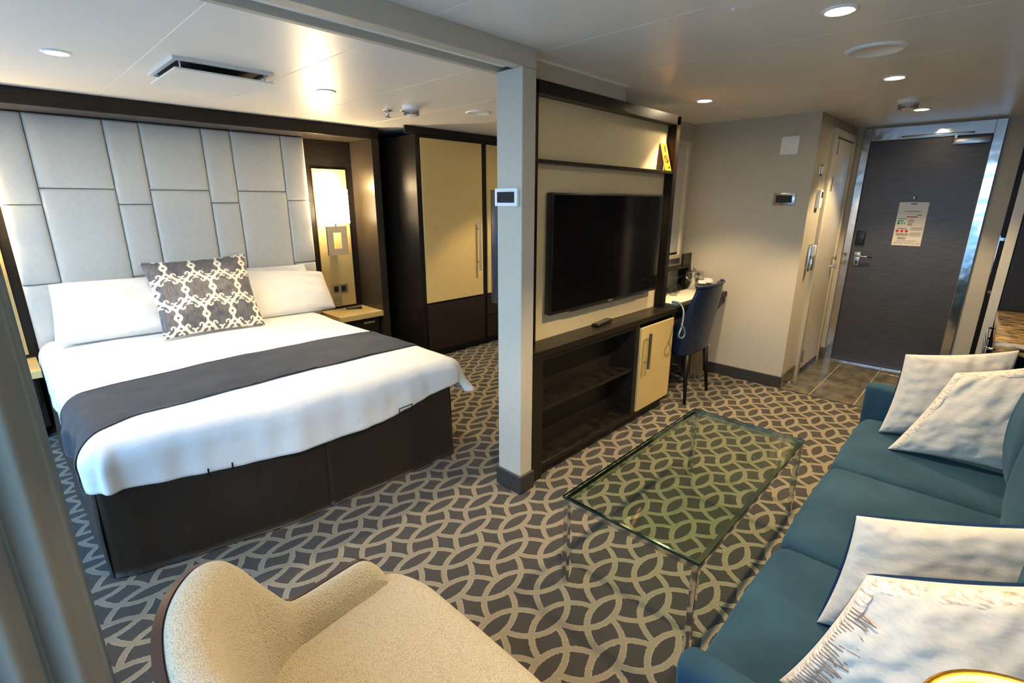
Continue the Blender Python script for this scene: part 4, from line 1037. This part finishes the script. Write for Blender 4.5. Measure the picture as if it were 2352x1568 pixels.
# throw cushions
def throw(c, th, label, trim=True, seed=0, two_tone=True, fringe=True):
    cen = sum((Vector(q) for q in c), Vector())/4; zmin = min(q[2] for q in c)
    t = thing('throw_cushion', label, 'cushion', (cen.x, cen.y, zmin), 'linen throw cushions on the teal sofa')
    link('front_cover', pillow_bm(c, th*.9, side=1, seed=seed, wr_=.012, bow=.06, n=50), M['cushion'], t, smooth=True)
    link('back_cover', pillow_bm(c, th*.95, side=-1, seed=seed+1, wr_=.008, bow=.06, n=40, power=.30), M['navy_cloth'] if two_tone else M['cushion'], t, smooth=True)
    if trim:
        C4 = [Vector(q) for q in c]; nrm = ((C4[1]-C4[0]).cross(C4[3]-C4[0])).normalized()
        def surf(u, v, lift):     # the front cover's own surface, lifted a little
            bow = .06; uu = u*(1-bow*(1-v*v)); vv = v*(1-bow*(1-u*u)); a_, b_ = (uu+1)/2, (vv+1)/2
            p = C4[0]*(1-a_)*(1-b_)+C4[1]*a_*(1-b_)+C4[2]*a_*b_+C4[3]*(1-a_)*b_
            return p + nrm*(th*.45*max(0, (1-u*u)*(1-v*v))**.42 + lift)
        # flat gathered braid sewn along the left and top edges
        def strip(pts_):
            bm = BM(); P = []
            for i, (u0, v0, du, dv) in enumerate(pts_):
                wv = .17 + .02*nz3(i*.35, 0, 0, seed)
                P.append([surf(u0+du*wv*k/8, v0+dv*wv*k/8, (.0035*math.sin(PI*min(1, k/8*.9+.1)) + .0022*nz3(i*.8, k*.5, 0, seed)) if k not in (0, 8) else -.001) for k in range(9)])
            grid(bm, P); return bm
        link('braid_trim', strip([(-1, -1+1.93*i/60, 1, 0) for i in range(61)]), M['fringe'], t, smooth=True)
        link('braid_trim', strip([(-.97+1.97*i/60, 1, 0, -1) for i in range(61)]), M['fringe'], t, smooth=True)
        if fringe:
            bm = BM(); rnd = random.Random(seed)
            for i in range(30):
                v = -.95+1.5*i/29; L_ = rnd.uniform(.08, .22); dv = rnd.uniform(-.10, -.02)
                tube(bm, [surf(-.95, v, .004), surf(-.83, v+dv*.3, .005), surf(-.83+L_*.5, v+dv*.8, .004), surf(-.83+L_, v+dv*1.5, .003)], .0013, 5)
            link('fringe', bm, M['thread'], t)['kind'] = 'stuff'
throw([(2.76, .234, .450), (2.93, -.17, .47), (3.03, -.162, .877), (2.84, .205, .822)], .14, 'cream linen cushion with navy back leaning on the far sofa arm', trim=False, seed=41)
throw([(2.585, .175, .447), (2.63, -.215, .47), (2.79, -.29, .915), (2.69, .02, .815)], .15, 'cream linen cushion with braided edge in front at the far sofa end', seed=43, fringe=False)
throw([(1.30, .150, .450), (1.48, -.24, .45), (1.55, -.254, .805), (1.36, .122, .752)], .14, 'cream linen cushion with navy back at the near sofa end', trim=False, seed=45)
throw([(1.035, .165, .47), (1.06, -.25, .52), (1.17, -.23, .885), (1.10, .062, .775)], .16, 'cream linen cushion with braid and brown fringe nearest the camera', seed=47)

# ================================================================ ARMCHAIR
def armchair():
    t = thing('armchair', 'cream boucle lounge chair with dark brown outer shell in the foreground', 'armchair', (.38, .80, 0))
    # plan path of the shell, far arm tip -> back -> near arm tip, with top heights
    half = [(.628, 1.165, .512), (.55, 1.165, .510), (.46, 1.163, .506), (.385, 1.160, .505), (.345, 1.155, .520), (.303, 1.150, .591), (.256, 1.148, .677), (.208, 1.138, .729), (.155, 1.105, .755), (.105, 1.035, .772), (.070, .960, .775), (.052, .88, .772), (.045, .80, .770)]
    ctrl = half + [(x, 1.60-y, z) for x, y, z in half[-2::-1]]
    pts = []
    for i in range(len(ctrl)-1):
        p0, p1, p2, p3 = [Vector(ctrl[max(0, min(len(ctrl)-1, i+k))]) for k in (-1, 0, 1, 2)]
        for k in range(5):
            s = k/5; pts.append(.5*((2*p1)+(-p0+p2)*s+(2*p0-5*p1+4*p2-p3)*s*s+(-p0+3*p1-3*p2+p3)*s**3))
    pts.append(Vector(ctrl[-1])); n = len(pts)
    nrms = []
    for i, p in enumerate(pts):
        d = pts[min(i+2, n-1)] - pts[max(i-2, 0)]; d.z = 0; d.normalize(); nn = Vector((d.y, -d.x, 0))
        if nn.dot(Vector((.42, .80, 0)) - Vector((p.x, p.y, 0))) < 0: nn = -nn   # nn points inwards
        nrms.append(nn)
    P = []; O = []
    for i, p in enumerate(pts):
        nn = nrms[i]; zt_ = p.z; hgt = max(0, min(1, (zt_-.51)/.25)); b = Vector((p.x, p.y, 0))
        e_ = min(i, n-1-i); endk = min(1, .2+.8*math.sin(min(1, e_/5)*PI/2))
        w = .062 + .022*hgt
        prof = [(.014, .22), (.014, zt_-.02), (.017, zt_-.007), (.026, zt_+.003), (.042, zt_+.006), (w*.80, zt_+.002), (w, zt_-.014), (w+.006+.006*hgt, zt_-.04), (w+.008+.035*hgt, (zt_+.42)/2), (w+.006+.070*hgt, .43), (w+.006+.075*hgt, .30)]
        row = []
        for (o, z) in prof:
            zz = z if z < .31 else .40 + (z-.40)*endk
            row.append(b + nn*o + Vector((0, 0, zz)))
        P.append(row); zo = .40+(zt_-.004-.40)*endk
        O.append([b + nn*.016 + Vector((0, 0, zo)), b + Vector((0, 0, zo-.003)), b + nn*.03 + Vector((0, 0, .20)), b + nn*.045 + Vector((0, 0, .20))])
    bm = BM(); V = grid(bm, P); bm.faces.new(V[0]); bm.faces.new(V[-1])
    sh = link('backrest', bm, M['boucle'], t, smooth=True)
    sm = sh.modifiers.new('smooth', 'SUBSURF'); sm.levels = 2; sm.render_levels = 2
    bm = BM(); V = grid(bm, [r + [r[0]] for r in O]); bm.faces.new(V[0][:4]); bm.faces.new(V[-1][:4]); bmesh.ops.remove_doubles(bm, verts=bm.verts, dist=1e-5); link('outer_shell', bm, M['brown'], t, auto=40)
    # seat cushion: rounded trapezoid
    bm = soft_box(.15, .715, .47, 1.13, .26, .422, .045, puff=(.0, .0, .010), n=22, seed=8)
    for v in bm.verts:
        x, y = v.co.x, v.co.y - .80
        k = max(0, (.60-x)/.45); fr_ = max(0, min(1, (x-.60)/.06)); fr_ = fr_*fr_*(3-2*fr_)
        y *= (1-.12*k)*(1-.04*(1-fr_)) * (1+.10*fr_)
        if x > .5: x -= .055*max(0, (abs(y)-.18)/.18)**2.2
        v.co.x = x; v.co.y = .80 + y
    link('seat_cushion', bm, M['boucle'], t, smooth=True)
    link('seat_base', soft_box(.16, .66, .53, 1.07, .16, .262, .03), M['boucle'], t, smooth=True)
    bm = BM(); lathe(bm, .40, .82, [(0, 0), (.20, 0), (.205, .012), (.03, .03), (.03, .16), (0, .16)], 36); link('swivel_base', bm, M['steel'], t, auto=40)
armchair()

# ================================================================ CURTAIN
def curtain():
    bm = BM(); P = []; NX = 150; NZ = 30
    for i in range(NX+1):
        s = i/NX; row = []
        for j in range(NZ+1):
            z = .012 + 2.045*j/NZ; zz = j/NZ
            x = -.47 + .49*s
            amp = .045*(1 - .25*zz)
            y = 1.700 + amp*math.sin(s*2*PI*4.3 + .8 + .25*math.sin(zz*3)) + .010*math.sin(s*2*PI*9+1)
            x += .012*math.cos(s*2*PI*4.3 + .8)*(1-.2*zz)
            row.append((x, y, z))
        P.append(row)
    grid(bm, P); bmesh.ops.solidify(bm, geom=bm.faces[:], thickness=.003)
    return bm
solo('divider_curtain', curtain(), M['curtain'], (-.2, 1.70, 0), 'grey beige floor length curtain hanging from the ceiling beam at the left edge', 'curtain', smooth=True)

# ================================================================ SIDE TABLE AND LAMP (bottom right corner)
st = thing('side_table', 'small dark side table at the near end of the sofa carrying the lamp', 'side table', (.62, -.30, 0))
bm = BM(); lathe(bm, .62, -.22, [(0, .49), (.19, .49), (.19, .515), (0, .515)], 40); link('top', bm, M['dark_v'], st, auto=40)
bm = BM(); lathe(bm, .62, -.22, [(0, 0), (.14, 0), (.14, .012), (.02, .03), (.02, .49), (0, .49)], 28); link('pedestal', bm, M['steel'], st, auto=40)
lx, ly = .63, -.155
lp = thing('table_lamp', 'golden lit lamp shade at the bottom right corner', 'lamp', (lx, ly, .516))
bm = BM(); lathe(bm, lx, ly, [(0, .516), (.06, .516), (.062, .53), (.012, .545), (.012, .75), (0, .75)], 24); link('stand', bm, M['steel'], lp, auto=40)
bm = BM(); lathe(bm, lx, ly, [(.128, .75), (.120, .954), (.117, .954), (.125, .75), (.128, .75)], 48); link('shade', bm, M['shade2'], lp, auto=50)
bm = BM(); lathe(bm, lx, ly, [(0, .944), (.118, .944)], 40); link('diffuser', bm, M['shade2'], lp)
bm = BM(); tube(bm, [(lx+.121*math.cos(2*PI*i/48), ly+.121*math.sin(2*PI*i/48), .954) for i in range(49)], .003, 8); link('rim', bm, M['gold'], lp, smooth=True)
l = bpy.data.lights.new('table_lamp_bulb', 'POINT'); l.energy = 3; l.color = (1, .66, .28); l.shadow_soft_size = .05
o = bpy.data.objects.new('table_lamp_bulb', l); COL.objects.link(o); o.location = (lx, ly, .98)
